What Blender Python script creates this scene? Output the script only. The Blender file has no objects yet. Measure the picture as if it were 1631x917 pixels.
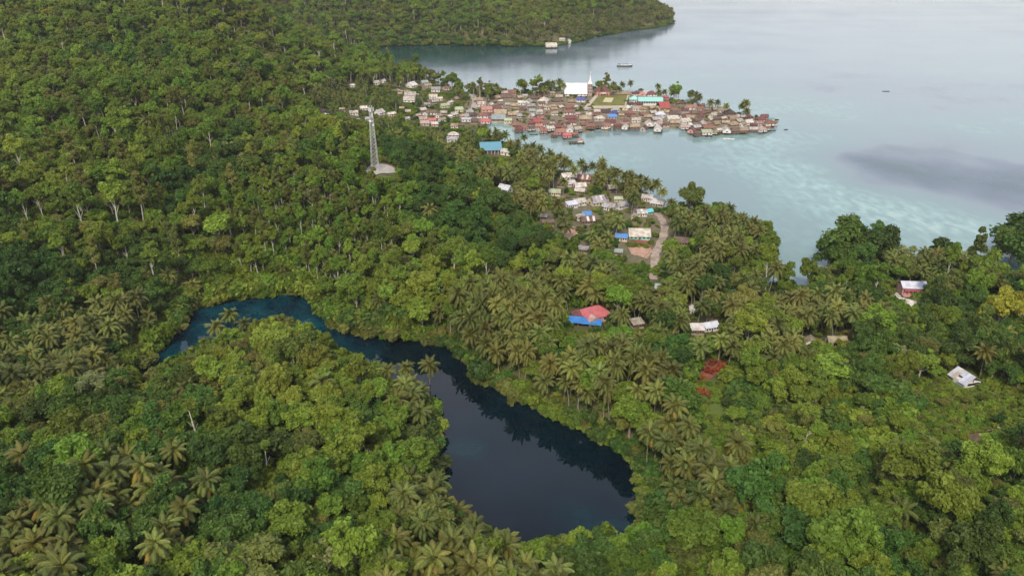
import bpy, math, random
import numpy as np
from mathutils import Vector, Matrix
random.seed(7); rng = np.random.default_rng(7)
R = math.radians
sc = bpy.context.scene
COL = sc.collection

# ---------------------------------------------------------------- camera, sky, sun
CAM_H, PITCH, F = 170.0, R(25), 1208.0
cam = bpy.data.objects.new('camera', bpy.data.cameras.new('camera'))
COL.objects.link(cam)
cam.location = (0, 0, CAM_H); cam.rotation_euler = (R(90) - PITCH, 0, 0)
cam.data.sensor_width = 36; cam.data.lens = F / 1631 * 36
cam.data.clip_start = 1; cam.data.clip_end = 60000
sc.camera = cam

SUN_EL, SUN_AZ = R(46), R(-168)          # azimuth measured from +Y (the view) towards +X: behind and left of the camera
world = bpy.data.worlds.new('World'); sc.world = world; world.use_nodes = True
wn, wl = world.node_tree.nodes, world.node_tree.links
wn.clear()
wo = wn.new('ShaderNodeOutputWorld'); bg = wn.new('ShaderNodeBackground'); bg.inputs['Strength'].default_value = 0.075
sky = wn.new('ShaderNodeTexSky'); sky.sky_type = 'NISHITA'; sky.sun_disc = False
sky.sun_elevation = SUN_EL; sky.sun_rotation = SUN_AZ; sky.dust_density = 2.0
tc = wn.new('ShaderNodeTexCoord'); mp = wn.new('ShaderNodeMapping'); mp.inputs['Scale'].default_value = (1, 1, 3.2)
cn = wn.new('ShaderNodeTexNoise'); cn.inputs['Scale'].default_value = 1.7; cn.inputs['Detail'].default_value = 6
cr = wn.new('ShaderNodeMapRange'); cr.inputs[1].default_value = 0.36; cr.inputs[2].default_value = 0.6
cr.inputs[3].default_value = 0.25; cr.inputs[4].default_value = 0.9
sepz = wn.new('ShaderNodeSeparateXYZ'); zr = wn.new('ShaderNodeMapRange')
zr.inputs[1].default_value = 0.0; zr.inputs[2].default_value = 0.75; zr.clamp = True
ccol = wn.new('ShaderNodeMixRGB'); ccol.inputs[1].default_value = (7.0, 7.05, 7.2, 1); ccol.inputs[2].default_value = (6.1, 6.3, 8.4, 1)
mx = wn.new('ShaderNodeMixRGB')
wl.new(tc.outputs['Generated'], mp.inputs[0]); wl.new(mp.outputs[0], cn.inputs['Vector'])
wl.new(tc.outputs['Generated'], sepz.inputs[0]); wl.new(sepz.outputs[2], zr.inputs[0]); wl.new(zr.outputs[0], ccol.inputs[0])
wl.new(cn.outputs[0], cr.inputs[0]); wl.new(cr.outputs[0], mx.inputs[0])
wl.new(sky.outputs[0], mx.inputs[1]); wl.new(ccol.outputs[0], mx.inputs[2])
wl.new(mx.outputs[0], bg.inputs['Color']); wl.new(bg.outputs[0], wo.inputs['Surface'])

sun = bpy.data.objects.new('sun', bpy.data.lights.new('sun', 'SUN')); COL.objects.link(sun)
sun.data.energy = 1.5; sun.data.angle = R(10); sun.data.color = (1.0, 0.91, 0.74)
sd = Vector((math.sin(SUN_AZ) * math.cos(SUN_EL), math.cos(SUN_AZ) * math.cos(SUN_EL), math.sin(SUN_EL)))
sun.rotation_euler = sd.to_track_quat('Z', 'Y').to_euler()
sc.view_settings.view_transform = 'Standard'; sc.view_settings.look = 'None'
sc.view_settings.exposure = 1.13; sc.view_settings.gamma = 1.0

# ---------------------------------------------------------------- camera geometry (survey of the photograph)
CP, SP = math.cos(PITCH), math.sin(PITCH)
def ray(px, py):
    a, b = (px - 815.5) / F, (458.5 - py) / F
    return a, CP + b * SP, -SP + b * CP               # world direction, depth 1
def flat(px, py, z=0.0):
    dx, dy, dz = ray(px, py); t = (z - CAM_H) / dz
    return dx * t, dy * t
def proj(X, Y, Z):
    X, Y, Z = np.asarray(X, float), np.asarray(Y, float), np.asarray(Z, float)
    d = Y * CP + (CAM_H - Z) * SP; v = Y * SP + (Z - CAM_H) * CP
    d = np.maximum(d, 1)
    return 815.5 + F * X / d, 458.5 - F * v / d, d
def inside(x, y, poly):
    x, y = np.asarray(x, float), np.asarray(y, float); r = np.zeros(x.shape, bool); n = len(poly)
    for i in range(n):
        x0, y0 = poly[i]; x1, y1 = poly[(i + 1) % n]
        if y0 == y1: continue
        c = ((y0 > y) != (y1 > y)) & (x < (x1 - x0) * (y - y0) / (y1 - y0) + x0)
        r ^= c
    return r
def dist(x, y, pts, closed=True):
    d = np.full(np.shape(x), 1e9); n = len(pts)
    for i in range(n if closed else n - 1):
        ax, ay = pts[i]; bx, by = pts[(i + 1) % n]
        vx, vy = bx - ax, by - ay; L = vx * vx + vy * vy + 1e-9
        t = np.clip(((x - ax) * vx + (y - ay) * vy) / L, 0, 1)
        d = np.minimum(d, (x - ax - t * vx) ** 2 + (y - ay - t * vy) ** 2)
    return np.sqrt(d)
class Noise:                                          # smooth value noise
    def __init__(s, seed): s.g = np.random.default_rng(seed).random((64, 64))
    def __call__(s, x, y, size):
        x, y = np.asarray(x) / size, np.asarray(y) / size
        i, j = np.floor(x).astype(int), np.floor(y).astype(int); u, v = x - i, y - j
        u, v = u * u * (3 - 2 * u), v * v * (3 - 2 * v); g = s.g
        a, b = g[i % 64, j % 64], g[(i + 1) % 64, j % 64]; c, d = g[i % 64, (j + 1) % 64], g[(i + 1) % 64, (j + 1) % 64]
        return (a * (1 - u) + b * u) * (1 - v) + (c * (1 - u) + d * u) * v
nz1, nz2, nz3 = Noise(1), Noise(2), Noise(3)

# coastline: the far headland, the inlet, the village peninsula, the lagoon, the palm coast
COAST_PX = [(1072, 36), (1050, 43), (1000, 50), (940, 61), (905, 70), (870, 74), (800, 73), (700, 71), (600, 74), (535, 82),
    (575, 96), (630, 108), (665, 121), (690, 132), (722, 138), (748, 148), (775, 151), (800, 146), (850, 146), (900, 143),
    (935, 143), (975, 141), (1010, 146), (1050, 152), (1090, 160), (1120, 168), (1160, 177), (1195, 184), (1222, 186), (1238, 192),
    (1236, 203), (1215, 210), (1185, 213), (1150, 216), (1125, 218), (1100, 212), (1080, 207), (1050, 204), (1000, 205), (960, 207),
    (935, 211), (905, 214), (880, 215), (855, 209), (825, 204), (806, 198), (788, 194), (775, 197), (778, 215), (795, 232), (822, 243),
    (845, 250), (862, 262), (880, 272), (915, 280), (960, 288), (1000, 297), (1035, 318), (1065, 336), (1105, 338), (1160, 350), (1190, 372),
    (1215, 388), (1230, 402), (1226, 425), (1195, 445), (1150, 462), (1180, 470), (1230, 466), (1300, 458), (1325, 440), (1350, 428), (1420, 425),
    (1500, 438), (1545, 452), (1575, 470), (1610, 468), (1700, 480), (1850, 480)]
COAST = [flat(*p) for p in COAST_PX] + [(900, 60), (900, -60), (-1700, -60), (-1700, 2600), (150, 2600), (330, 2200), (372, 1850)]
LAKE_PX = [(178, 598), (215, 578), (250, 548), (278, 515), (294, 488), (350, 477), (400, 470), (465, 462), (512, 476), (530, 502),
    (545, 518), (605, 528), (655, 535), (715, 550), (752, 575), (776, 603), (826, 632), (878, 655), (920, 678), (962, 696), (1000, 718),
    (1032, 755), (1040, 805), (1062, 840), (1062, 885), (1000, 905), (940, 900), (880, 905), (800, 895), (740, 850), (700, 810), (668, 770),
    (668, 720), (682, 680), (680, 650), (640, 640), (600, 640), (570, 615), (530, 590), (490, 565), (440, 552), (400, 556), (350, 575), (300, 600),
    (260, 618), (215, 625), (185, 615)]
LAKE = [flat(*p) for p in LAKE_PX]

# terrain height control points: (column in the photograph, metres out from the camera, metres above the sea)
HC = [(0,130,27),(300,130,25),(600,150,14),(850,150,8),(1100,150,11),(1400,140,20),(1631,140,24),(0,200,25),(300,200,21),(500,230,16),
    (450,262,10),(560,255,10),(0,270,15),(120,285,7),(210,262,6),(280,255,9),(-300,150,30),(-300,300,30),(1900,150,24),(1900,260,14),
    (0,350,30),(0,450,46),(0,600,60),(0,750,84),(0,950,118),(0,1200,150),(-300,500,60),(-300,900,120),(-300,1500,190),
    (200,350,20),(200,450,40),(200,600,58),(200,800,84),(200,1000,112),(200,1300,150),
    (400,370,12),(400,450,34),(400,550,46),(400,700,58),(400,900,84),(400,1100,98),(400,1500,130),
    (600,446,38),(614,440,37),(600,425,27),(600,390,17),(700,400,20),(700,455,24),(560,520,31),(600,560,22),(640,620,9),(800,450,12),(800,380,9),(830,330,6),
    (520,790,11),(600,800,6),(650,860,5),(450,850,40),(460,1000,44),(520,1000,24),(560,1100,7),(600,1180,2),(590,1020,8),(700,690,5),(700,600,8),(500,700,30),(560,680,16),
    (700,1500,48),(900,1500,46),(1000,1850,60),(600,1600,80),(800,1900,100),(400,1800,150),(1050,1950,40),(600,2300,130),(0,1800,190),
    (900,560,4),(950,450,6),(1050,400,6),(1150,350,5),(1300,350,4),(1500,330,5),(900,350,10),(1000,300,12),(1200,280,11),(900,262,12),(820,310,11),(800,860,3),(1000,800,3),
    (1540,262,12),(1631,300,9),(1300,230,13),(1500,200,17),(1631,180,22),(1200,200,12),(1050,230,8)]
hx, hy, hz = [], [], []
for p, Y, z in HC:
    d = Y * CP + (CAM_H - z) * SP; hx.append((p - 815.5) / F * d); hy.append(Y); hz.append(z)
hx, hy, hz = map(np.array, (hx, hy, hz))
def rbf_fit(x, y, v):
    A = np.hypot(x[:, None] - x[None], y[:, None] - y[None]); n = len(x)
    M = np.zeros((n + 1, n + 1)); M[:n, :n] = A + np.eye(n) * -2.0; M[:n, n] = 1; M[n, :n] = 1
    return np.linalg.solve(M, np.append(v, 0))
def rbf_eval(w, cx, cy, x, y):
    r = np.full(np.shape(x), w[-1])
    for k in range(len(cx)): r = r + w[k] * np.hypot(x - cx[k], y - cy[k])
    return r
HW = rbf_fit(hx, hy, hz)
GX = np.arange(-1500, 1201, 6.0); GY = np.arange(60, 2401, 6.0)
gx, gy = np.meshgrid(GX, GY, indexing='ij')
def height_raw(x, y):
    h = rbf_eval(HW, hx, hy, x, y)
    amp = np.clip((h - 8) / 30, 0, 1)
    h = h + amp * ((nz1(x, y, 90) - .5) * 22 + (nz2(x, y, 38) - .5) * 9) + (nz3(x, y, 17) - .5) * 1.2
    land = inside(x, y, COAST) & ~inside(x, y, LAKE)
    dc = dist(x, y, COAST); dl = dist(x, y, LAKE)
    cap = np.minimum(0.7 + 0.42 * dc, 0.9 + 0.75 * dl)
    return np.where(land, np.clip(np.minimum(h, cap), .5, None), -np.minimum(.6 + .2 * np.minimum(dc, dl), 6))
GZ = height_raw(gx, gy)
def height(x, y):
    x, y = np.asarray(x, float), np.asarray(y, float)
    u = np.clip((x - GX[0]) / 6, 0, len(GX) - 1.001); v = np.clip((y - GY[0]) / 6, 0, len(GY) - 1.001)
    i, j = u.astype(int), v.astype(int); u, v = u - i, v - j
    return (GZ[i, j] * (1 - u) + GZ[i + 1, j] * u) * (1 - v) + (GZ[i, j + 1] * (1 - u) + GZ[i + 1, j + 1] * u) * v
TT = np.concatenate([np.arange(120, 900, 1.5), np.arange(900, 2600, 4)])
def hit(px, py, h=0.0):
    """where the sight line of a pixel meets the ground raised by h: x, y, ground z, depth"""
    dx, dy, dz = ray(px, py)
    X, Y, Z = dx * TT, dy * TT, CAM_H + dz * TT
    g = np.maximum(height(X, Y), 0) + h
    k = int(np.argmax(Z <= g)); k = max(k, 1)
    return X[k], Y[k], max(float(height(X[k], Y[k])), 0.0), TT[k]

# ---------------------------------------------------------------- materials
def mat(name, build, rough=0.8):
    m = bpy.data.materials.new(name); m.use_nodes = True
    nt = m.node_tree; b = nt.nodes['Principled BSDF']; b.inputs['Roughness'].default_value = rough
    b.inputs['Specular IOR Level'].default_value = 0.3
    build(nt, nt.nodes, nt.links, b); return m
def N(nt, t, **kw):
    n = nt.nodes.new(t)
    for k, v in kw.items(): setattr(n, k, v)
    return n
def noise(nt, scale, detail=3, vec=None, stretch=None):
    n = N(nt, 'ShaderNodeTexNoise'); n.inputs['Scale'].default_value = scale; n.inputs['Detail'].default_value = detail
    g = N(nt, 'ShaderNodeNewGeometry')
    src = g.outputs['Position'] if vec is None else vec
    if stretch:
        m = N(nt, 'ShaderNodeMapping'); m.inputs['Scale'].default_value = stretch; nt.links.new(src, m.inputs[0]); src = m.outputs[0]
    nt.links.new(src, n.inputs['Vector']); return n.outputs[0]
def ramp(nt, fac, stops):
    r = N(nt, 'ShaderNodeValToRGB'); e = r.color_ramp.elements
    while len(e) < len(stops): e.new(.5)
    for k, (p, c) in enumerate(stops): e[k].position = p; e[k].color = (*c, 1)
    nt.links.new(fac, r.inputs[0]); return r.outputs[0]
def mixc(nt, fac, a, b, mode='MIX'):
    m = N(nt, 'ShaderNodeMixRGB'); m.blend_type = mode
    for k, v in ((0, fac), (1, a), (2, b)):
        if isinstance(v, (int, float)): m.inputs[k].default_value = v
        elif isinstance(v, tuple): m.inputs[k].default_value = (*v, 1)
        else: nt.links.new(v, m.inputs[k])
    return m.outputs[0]
def mrange(nt, v, a, b, c=0.0, d=1.0):
    m = N(nt, 'ShaderNodeMapRange'); m.inputs[1].default_value = a; m.inputs[2].default_value = b
    m.inputs[3].default_value = c; m.inputs[4].default_value = d; nt.links.new(v, m.inputs[0]); return m.outputs[0]
def bump(nt, b, h, strength, d=1.0):
    n = N(nt, 'ShaderNodeBump'); n.inputs['Strength'].default_value = strength; n.inputs['Distance'].default_value = d
    nt.links.new(h, n.inputs['Height']); nt.links.new(n.outputs[0], b.inputs['Normal'])

def foliage(name, c1, c2, alt, patch=.38, trans=.3, tint=False):
    """leaf colour: varies leaf by leaf, tree by tree and over broad stands"""
    def f(nt, n, l, b):
        g = N(nt, 'ShaderNodeNewGeometry'); o = N(nt, 'ShaderNodeObjectInfo')
        col = mixc(nt, g.outputs['Random Per Island'], c1, c2)
        w = mrange(nt, noise(nt, .011, 3), .42, .66, 0, patch)
        col = mixc(nt, w, col, alt)
        hs = N(nt, 'ShaderNodeHueSaturation'); l.new(col, hs.inputs['Color'])
        l.new(mrange(nt, o.outputs['Random'], 0, 1, .485, .53), hs.inputs['Hue'])
        m1 = N(nt, 'ShaderNodeMath', operation='MULTIPLY'); m1.inputs[1].default_value = 7.31; l.new(o.outputs['Random'], m1.inputs[0])
        m2 = N(nt, 'ShaderNodeMath', operation='FRACT'); l.new(m1.outputs[0], m2.inputs[0])
        l.new(mrange(nt, m2.outputs[0], 0, 1, .66, 1.3), hs.inputs['Value'])
        hs.inputs['Saturation'].default_value = 1.04
        fin = mixc(nt, 1.0, hs.outputs[0], o.outputs['Color'], 'MULTIPLY') if tint else hs.outputs[0]
        l.new(fin, b.inputs['Base Color'])
        t = N(nt, 'ShaderNodeBsdfTranslucent'); l.new(fin, t.inputs[0])
        mxs = N(nt, 'ShaderNodeMixShader'); mxs.inputs[0].default_value = trans
        l.new(b.outputs[0], mxs.inputs[1]); l.new(t.outputs[0], mxs.inputs[2]); l.new(mxs.outputs[0], n['Material Output'].inputs[0])
    return mat(name, f, .6)
M = {}
YEL = (.24, .235, .030)
M['leaf_mid']   = foliage('mid_green_leaves', (.088, .145, .018), (.172, .248, .034), YEL)
M['leaf_dark']  = foliage('dark_green_leaves', (.042, .090, .016), (.095, .155, .028), (.14, .17, .03))
M['leaf_light'] = foliage('light_green_leaves', (.12, .185, .022), (.225, .29, .042), (.27, .26, .045))
M['leaf_olive'] = foliage('olive_leaves', (.105, .128, .026), (.20, .21, .048), (.24, .20, .05))
M['leaf_pale']  = foliage('pale_blossoming_leaves', (.09, .13, .035), (.30, .30, .13), (.22, .22, .08))
M['leaf_gold']  = foliage('golden_leaves', (.19, .185, .025), (.33, .28, .04), (.34, .26, .035))
M['leaf_red']   = foliage('red_leaves', (.22, .055, .022), (.34, .10, .04), (.28, .12, .04))
M['frond']      = foliage('palm_frond_green', (.092, .112, .023), (.170, .180, .043), (.195, .178, .045), .4, .25, True)
M['rib']        = foliage('palm_frond_rib', (.26, .23, .07), (.36, .30, .10), (.34, .25, .10), .4, .1, True)  # the rib's own yellow, made paler to carry the gloss of leaf bases
def solid(name, c, rough=.8, var=.25, sc_=2.0, metal=0.0, stain=None):
    def f(nt, n, l, b):
        k = noise(nt, sc_, 4)
        dark = tuple(x * (1 - var) for x in c); lite = tuple(min(1, x * (1 + var * .6)) for x in c)
        col = mixc(nt, mrange(nt, k, .3, .7), dark, lite)
        if stain: col = mixc(nt, mrange(nt, noise(nt, sc_ * .35, 5), .5, .68, 0, .75), col, stain)
        l.new(col, b.inputs['Base Color']); b.inputs['Metallic'].default_value = metal
    return mat(name, f, rough)
M['bark'] = solid('grey_bark', (.24, .21, .16), .9, .4, 1.5)
M['bark_pale'] = solid('pale_bark', (.46, .43, .35), .9, .3, 1.2)
M['palm_bark'] = solid('palm_bark', (.27, .23, .17), .9, .35, 1.5)
M['soil'] = solid('brown_soil', (.26, .17, .11), .95, .4, .25)
M['dirt'] = solid('dark_dirt', (.13, .085, .05), .95, .5, .5, 0, (.07, .085, .025))
M['sand'] = solid('sandy_path', (.46, .38, .29), .95, .2, .5)
M['road'] = solid('gravel_road', (.38, .30, .23), .95, .35, .5, 0, (.20, .145, .10))
M['road_wet'] = solid('concrete_lane', (.36, .32, .28), .9, .2, .4)
M['red_soil'] = solid('red_earth', (.24, .085, .055), .95, .35, .4)
M['clay'] = solid('orange_clay', (.44, .27, .18), .95, .25, .4)
M['concrete'] = solid('concrete', (.46, .42, .36), .9, .25, .6)
M['grass'] = solid('field_grass', (.155, .150, .035), .95, .25, .12)
M['field_sand'] = solid('field_sand', (.52, .45, .25), .95, .15, .3)
M['steel'] = solid('galvanised_steel', (.55, .56, .52), .5, .2, .8, .3)
M['wood_dark'] = solid('weathered_wood', (.10, .075, .055), .9, .35, 2)
M['wood'] = solid('raw_wood', (.30, .22, .15), .9, .3, 2)
M['glass'] = solid('dark_window', (.03, .035, .04), .2, .2)
M['door'] = solid('door_wood', (.13, .07, .045), .7, .3)
M['hull_dark'] = solid('dark_hull', (.02, .04, .045), .5, .2)
M['roof_white_paint'] = solid('church_roof_paint', (.66, .66, .64), .5, .06, .3)
M['white'] = solid('white_paint', (.78, .78, .76), .6, .08, 1)

ROOFS = {  # key: (colour, rust stain colour, words)
    'white': ((.60, .57, .53), (.36, .29, .22), 'white'), 'pale': ((.50, .46, .38), (.30, .24, .18), 'pale'),
    'grey': ((.36, .36, .36), (.24, .18, .14), 'grey'), 'silver': ((.55, .56, .60), (.42, .42, .46), 'silvery'),
    'tan': ((.34, .27, .18), (.2, .13, .08), 'tan'), 'brown': ((.15, .105, .08), (.09, .06, .045), 'brown'),
    'dark': ((.075, .055, .05), (.05, .035, .03), 'dark'), 'rust': ((.23, .12, .085), (.15, .07, .05), 'rusty'),
    'maroon': ((.17, .06, .055), (.10, .045, .04), 'maroon'), 'red': ((.36, .075, .07), (.22, .075, .06), 'red'),
    'rose': ((.46, .125, .135), (.36, .10, .10), 'rose red'), 'coral': ((.40, .20, .15), (.25, .14, .10), 'coral'),
    'pink': ((.42, .30, .26), (.26, .17, .13), 'pink'), 'green': ((.42, .47, .30), (.30, .32, .2), 'pale green'),
    'teal': ((.06, .22, .17), (.05, .16, .12), 'teal'), 'turq': ((.28, .58, .52), (.34, .56, .50), 'turquoise'),
    'blue': ((.10, .24, .50), (.10, .20, .40), 'blue'), 'sky': ((.13, .34, .43), (.15, .30, .36), 'sky blue'),
    'navy': ((.08, .09, .28), (.07, .07, .18), 'navy blue'), 'cyan': ((.13, .50, .54), (.16, .42, .44), 'cyan'),
    'slate': ((.27, .32, .30), (.2, .24, .2), 'slate green'), 'thatch': ((.36, .31, .20), (.22, .18, .11), 'thatched')}
WALLS = {'w': ((.70, .67, .62), 'white'), 'c': ((.62, .54, .34), 'cream'), 'p': ((.62, .33, .30), 'pink'), 't': ((.22, .50, .42), 'turquoise'),
    'b': ((.22, .15, .10), 'wooden'), 'g': ((.38, .36, .33), 'grey'), 'y': ((.58, .50, .26), 'yellow')}
def roofmat(k):
    c, s, _ = ROOFS[k]
    def f(nt, n, l, b):
        o = N(nt, 'ShaderNodeObjectInfo')
        col = mixc(nt, mrange(nt, noise(nt, .45, 6), .42, .60, 0, .85), c, s)
        hs = N(nt, 'ShaderNodeHueSaturation'); l.new(col, hs.inputs['Color']); l.new(mrange(nt, o.outputs['Random'], 0, 1, .8, 1.18), hs.inputs['Value'])
        l.new(hs.outputs[0], b.inputs['Base Color'])
        w = N(nt, 'ShaderNodeTexWave'); w.inputs['Scale'].default_value = 1.1; t = N(nt, 'ShaderNodeTexCoord'); l.new(t.outputs['Object'], w.inputs['Vector'])
        bump(nt, b, w.outputs[1], .5, .06)
    return mat('roof_' + ROOFS[k][2].replace(' ', '_'), f, .55 if k in ('white', 'silver') else .7)
RM = {k: roofmat(k) for k in ROOFS}
WM = {k: solid('wall_' + v[1], v[0], .85, .2, .8) for k, v in WALLS.items()}

# ---------------------------------------------------------------- object helpers
def mesh(name, v, f, mats=(), fm=None, smooth=False):
    me = bpy.data.meshes.new(name); me.from_pydata([tuple(p) for p in v] if not isinstance(v, list) else v, [], f)
    for m in mats: me.materials.append(m)
    if fm is not None: me.polygons.foreach_set('material_index', fm)
    if smooth: me.polygons.foreach_set('use_smooth', [True] * len(me.polygons))
    me.update(); return me
def ob(name, data, parent=None, loc=(0, 0, 0), rot=None, scale=None):
    o = bpy.data.objects.new(name, data); COL.objects.link(o); o.location = loc
    if rot is not None: o.rotation_euler = rot
    if scale is not None: o.scale = scale
    if parent: o.parent = parent
    return o
def tag(o, label=None, cat=None, group=None, kind=None):
    if label: o['label'] = label
    if cat: o['category'] = cat
    if group: o['group'] = group
    if kind: o['kind'] = kind
    return o
class MB:
    def __init__(s): s.v, s.f, s.m = [], [], []
    def add(s, v, f, m=0):
        k = len(s.v); s.v += [tuple(p) for p in v]; s.f += [tuple(i + k for i in q) for q in f]; s.m += [m] * len(f)
    def box(s, x0, x1, y0, y1, z0, z1, m=0):
        s.add([(x0,y0,z0),(x1,y0,z0),(x1,y1,z0),(x0,y1,z0),(x0,y0,z1),(x1,y0,z1),(x1,y1,z1),(x0,y1,z1)],
              [(0,3,2,1),(4,5,6,7),(0,1,5,4),(1,2,6,5),(2,3,7,6),(3,0,4,7)], m)
    def tube(s, pts, rad, n=6, m=0):
        pts = [Vector(p) for p in pts]; ring = []
        for i, p in enumerate(pts):
            d = (pts[min(i + 1, len(pts) - 1)] - pts[max(i - 1, 0)]).normalized()
            a = d.orthogonal().normalized(); b = d.cross(a); r = rad[i] if hasattr(rad, '__len__') else rad
            ring += [p + (a * math.cos(2 * math.pi * k / n) + b * math.sin(2 * math.pi * k / n)) * r for k in range(n)]
        f = [(i * n + k, i * n + (k + 1) % n, (i + 1) * n + (k + 1) % n, (i + 1) * n + k) for i in range(len(pts) - 1) for k in range(n)]
        f += [tuple(range(n))[::-1], tuple((len(pts) - 1) * n + k for k in range(n))]
        s.add(ring, f, m)
    def me(s, name, *mats, smooth=False): return mesh(name, s.v, s.f, mats, s.m, smooth)

# ---------------------------------------------------------------- ground
ys = np.concatenate([np.arange(0, 110), np.arange(112, len(GY), 2)])
xs = np.arange(len(GX)); tv = np.stack([gx[np.ix_(xs, ys)], gy[np.ix_(xs, ys)], GZ[np.ix_(xs, ys)]], -1).reshape(-1, 3)
ny = len(ys); ii, jj = np.meshgrid(np.arange(len(xs) - 1), np.arange(ny - 1), indexing='ij'); q = (ii * ny + jj).ravel()
tf = np.stack([q, q + ny, q + ny + 1, q + 1], -1)
def ground_mat(nt, n, l, b):
    k = noise(nt, .05, 5); k2 = noise(nt, .5, 4)
    col = ramp(nt, k, [(.35, (.045, .060, .018)), (.5, (.085, .085, .030)), (.62, (.16, .115, .06)), (.75, (.24, .18, .12))])
    a = N(nt, 'ShaderNodeAttribute'); a.attribute_name = 'village'
    vcol = mixc(nt, mrange(nt, k2, .35, .65), (.13, .105, .06), (.30, .23, .16))
    col = mixc(nt, a.outputs['Fac'], col, vcol)
    a2 = N(nt, 'ShaderNodeAttribute'); a2.attribute_name = 'meadow'
    col = mixc(nt, a2.outputs['Fac'], col, mixc(nt, k2, (.07, .115, .02), (.15, .19, .035)))
    col = mixc(nt, mrange(nt, k2, .3, .7, 0, .4), col, (.06, .075, .02))
    l.new(col, b.inputs['Base Color']); bump(nt, b, k2, .8, .5)
VILLAGE_PX = [(735,190),(745,150),(760,140),(830,136),(900,130),(1000,130),(1090,150),(1180,165),(1245,185),(1240,215),(1100,225),(880,225),(790,200),(760,200)]
HAMLET_PX = [(860,290),(960,268),(1075,320),(1075,440),(1020,450),(990,400),(900,400),(870,340)]
tme = mesh('terrain', tv.tolist(), tf.tolist(), [mat('forest_floor', ground_mat, .95)])
ppx, ppy, _ = proj(tv[:, 0], tv[:, 1], tv[:, 2])
va = (inside(ppx, ppy, VILLAGE_PX) & (tv[:, 1] > 600)) * 1.0 + (inside(ppx, ppy, HAMLET_PX) & (tv[:, 1] > 350)) * .55
at = tme.attributes.new('village', 'FLOAT', 'POINT'); at.data.foreach_set('value', va.astype(np.float32))
OPEN_PX = [[(1440,590),(1530,568),(1640,595),(1720,640),(1720,720),(1560,745),(1465,705)], [(1108,600),(1165,608),(1178,680),(1160,755),(1122,720)]]
at = tme.attributes.new('meadow', 'FLOAT', 'POINT'); at.data.foreach_set('value', ((inside(ppx, ppy, OPEN_PX[0]) | inside(ppx, ppy, OPEN_PX[1])) * 1.0).astype(np.float32))
ob('ground', tme)['kind'] = 'structure'

# ---------------------------------------------------------------- sea
SX = np.concatenate([np.arange(-8000, -400, 400), np.arange(-400, 1400, 12), np.arange(1400, 9001, 400)]).astype(float)
SY = np.concatenate([np.arange(60, 2000, 12), np.arange(2000, 12001, 500)]).astype(float)
sx, sy = np.meshgrid(SX, SY, indexing='ij')
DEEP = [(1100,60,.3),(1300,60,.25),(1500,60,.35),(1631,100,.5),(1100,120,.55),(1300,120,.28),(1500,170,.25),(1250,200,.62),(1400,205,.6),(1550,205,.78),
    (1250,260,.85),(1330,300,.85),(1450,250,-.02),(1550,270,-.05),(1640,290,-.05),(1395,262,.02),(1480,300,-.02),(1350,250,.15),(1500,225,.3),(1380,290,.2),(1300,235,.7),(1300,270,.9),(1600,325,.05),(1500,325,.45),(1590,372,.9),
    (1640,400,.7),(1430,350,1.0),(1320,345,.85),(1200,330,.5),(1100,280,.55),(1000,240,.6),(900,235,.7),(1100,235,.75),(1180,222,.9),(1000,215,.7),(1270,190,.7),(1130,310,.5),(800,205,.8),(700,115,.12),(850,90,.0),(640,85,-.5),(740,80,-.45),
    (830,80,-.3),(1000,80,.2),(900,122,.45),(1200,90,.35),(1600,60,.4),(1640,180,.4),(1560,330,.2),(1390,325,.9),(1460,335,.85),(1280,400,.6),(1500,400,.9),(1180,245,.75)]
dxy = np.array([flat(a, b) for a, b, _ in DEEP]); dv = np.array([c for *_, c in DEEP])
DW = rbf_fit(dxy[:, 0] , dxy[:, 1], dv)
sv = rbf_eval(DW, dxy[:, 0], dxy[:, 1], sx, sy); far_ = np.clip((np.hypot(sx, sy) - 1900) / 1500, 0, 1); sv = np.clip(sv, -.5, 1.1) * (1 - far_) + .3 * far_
q = np.stack([sx, sy, np.zeros_like(sx)], -1).reshape(-1, 3); ny = len(SY)
ii, jj = np.meshgrid(np.arange(len(SX) - 1), np.arange(ny - 1), indexing='ij'); k = (ii * ny + jj).ravel()
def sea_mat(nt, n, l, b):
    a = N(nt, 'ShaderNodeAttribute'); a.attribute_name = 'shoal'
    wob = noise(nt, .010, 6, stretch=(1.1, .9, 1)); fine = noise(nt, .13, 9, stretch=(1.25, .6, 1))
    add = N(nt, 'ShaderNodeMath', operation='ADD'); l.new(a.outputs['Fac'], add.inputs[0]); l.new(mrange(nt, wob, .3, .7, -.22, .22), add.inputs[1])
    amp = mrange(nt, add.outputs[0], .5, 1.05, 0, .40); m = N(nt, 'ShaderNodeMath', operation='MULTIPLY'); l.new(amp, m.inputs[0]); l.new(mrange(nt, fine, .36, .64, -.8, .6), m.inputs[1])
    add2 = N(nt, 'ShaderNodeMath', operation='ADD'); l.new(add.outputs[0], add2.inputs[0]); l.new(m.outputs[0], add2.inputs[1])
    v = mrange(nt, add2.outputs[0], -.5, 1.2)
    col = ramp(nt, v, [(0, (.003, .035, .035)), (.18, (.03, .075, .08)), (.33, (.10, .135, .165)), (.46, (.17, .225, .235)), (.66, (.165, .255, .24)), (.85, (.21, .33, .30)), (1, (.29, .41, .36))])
    l.new(col, b.inputs['Base Color']); b.inputs['IOR'].default_value = 1.33; b.inputs['Specular IOR Level'].default_value = .5
    l.new(mrange(nt, noise(nt, .006, 4, stretch=(.25, 1, 1)), .3, .7, .04, .16), b.inputs['Roughness'])
    bump(nt, b, noise(nt, .35, 4, stretch=(.6, 1.3, 1)), .10, .5)
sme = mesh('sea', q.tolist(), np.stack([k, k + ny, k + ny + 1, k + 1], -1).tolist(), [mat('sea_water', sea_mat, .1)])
at = sme.attributes.new('shoal', 'FLOAT', 'POINT'); at.data.foreach_set('value', sv.ravel().astype(np.float32))
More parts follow.
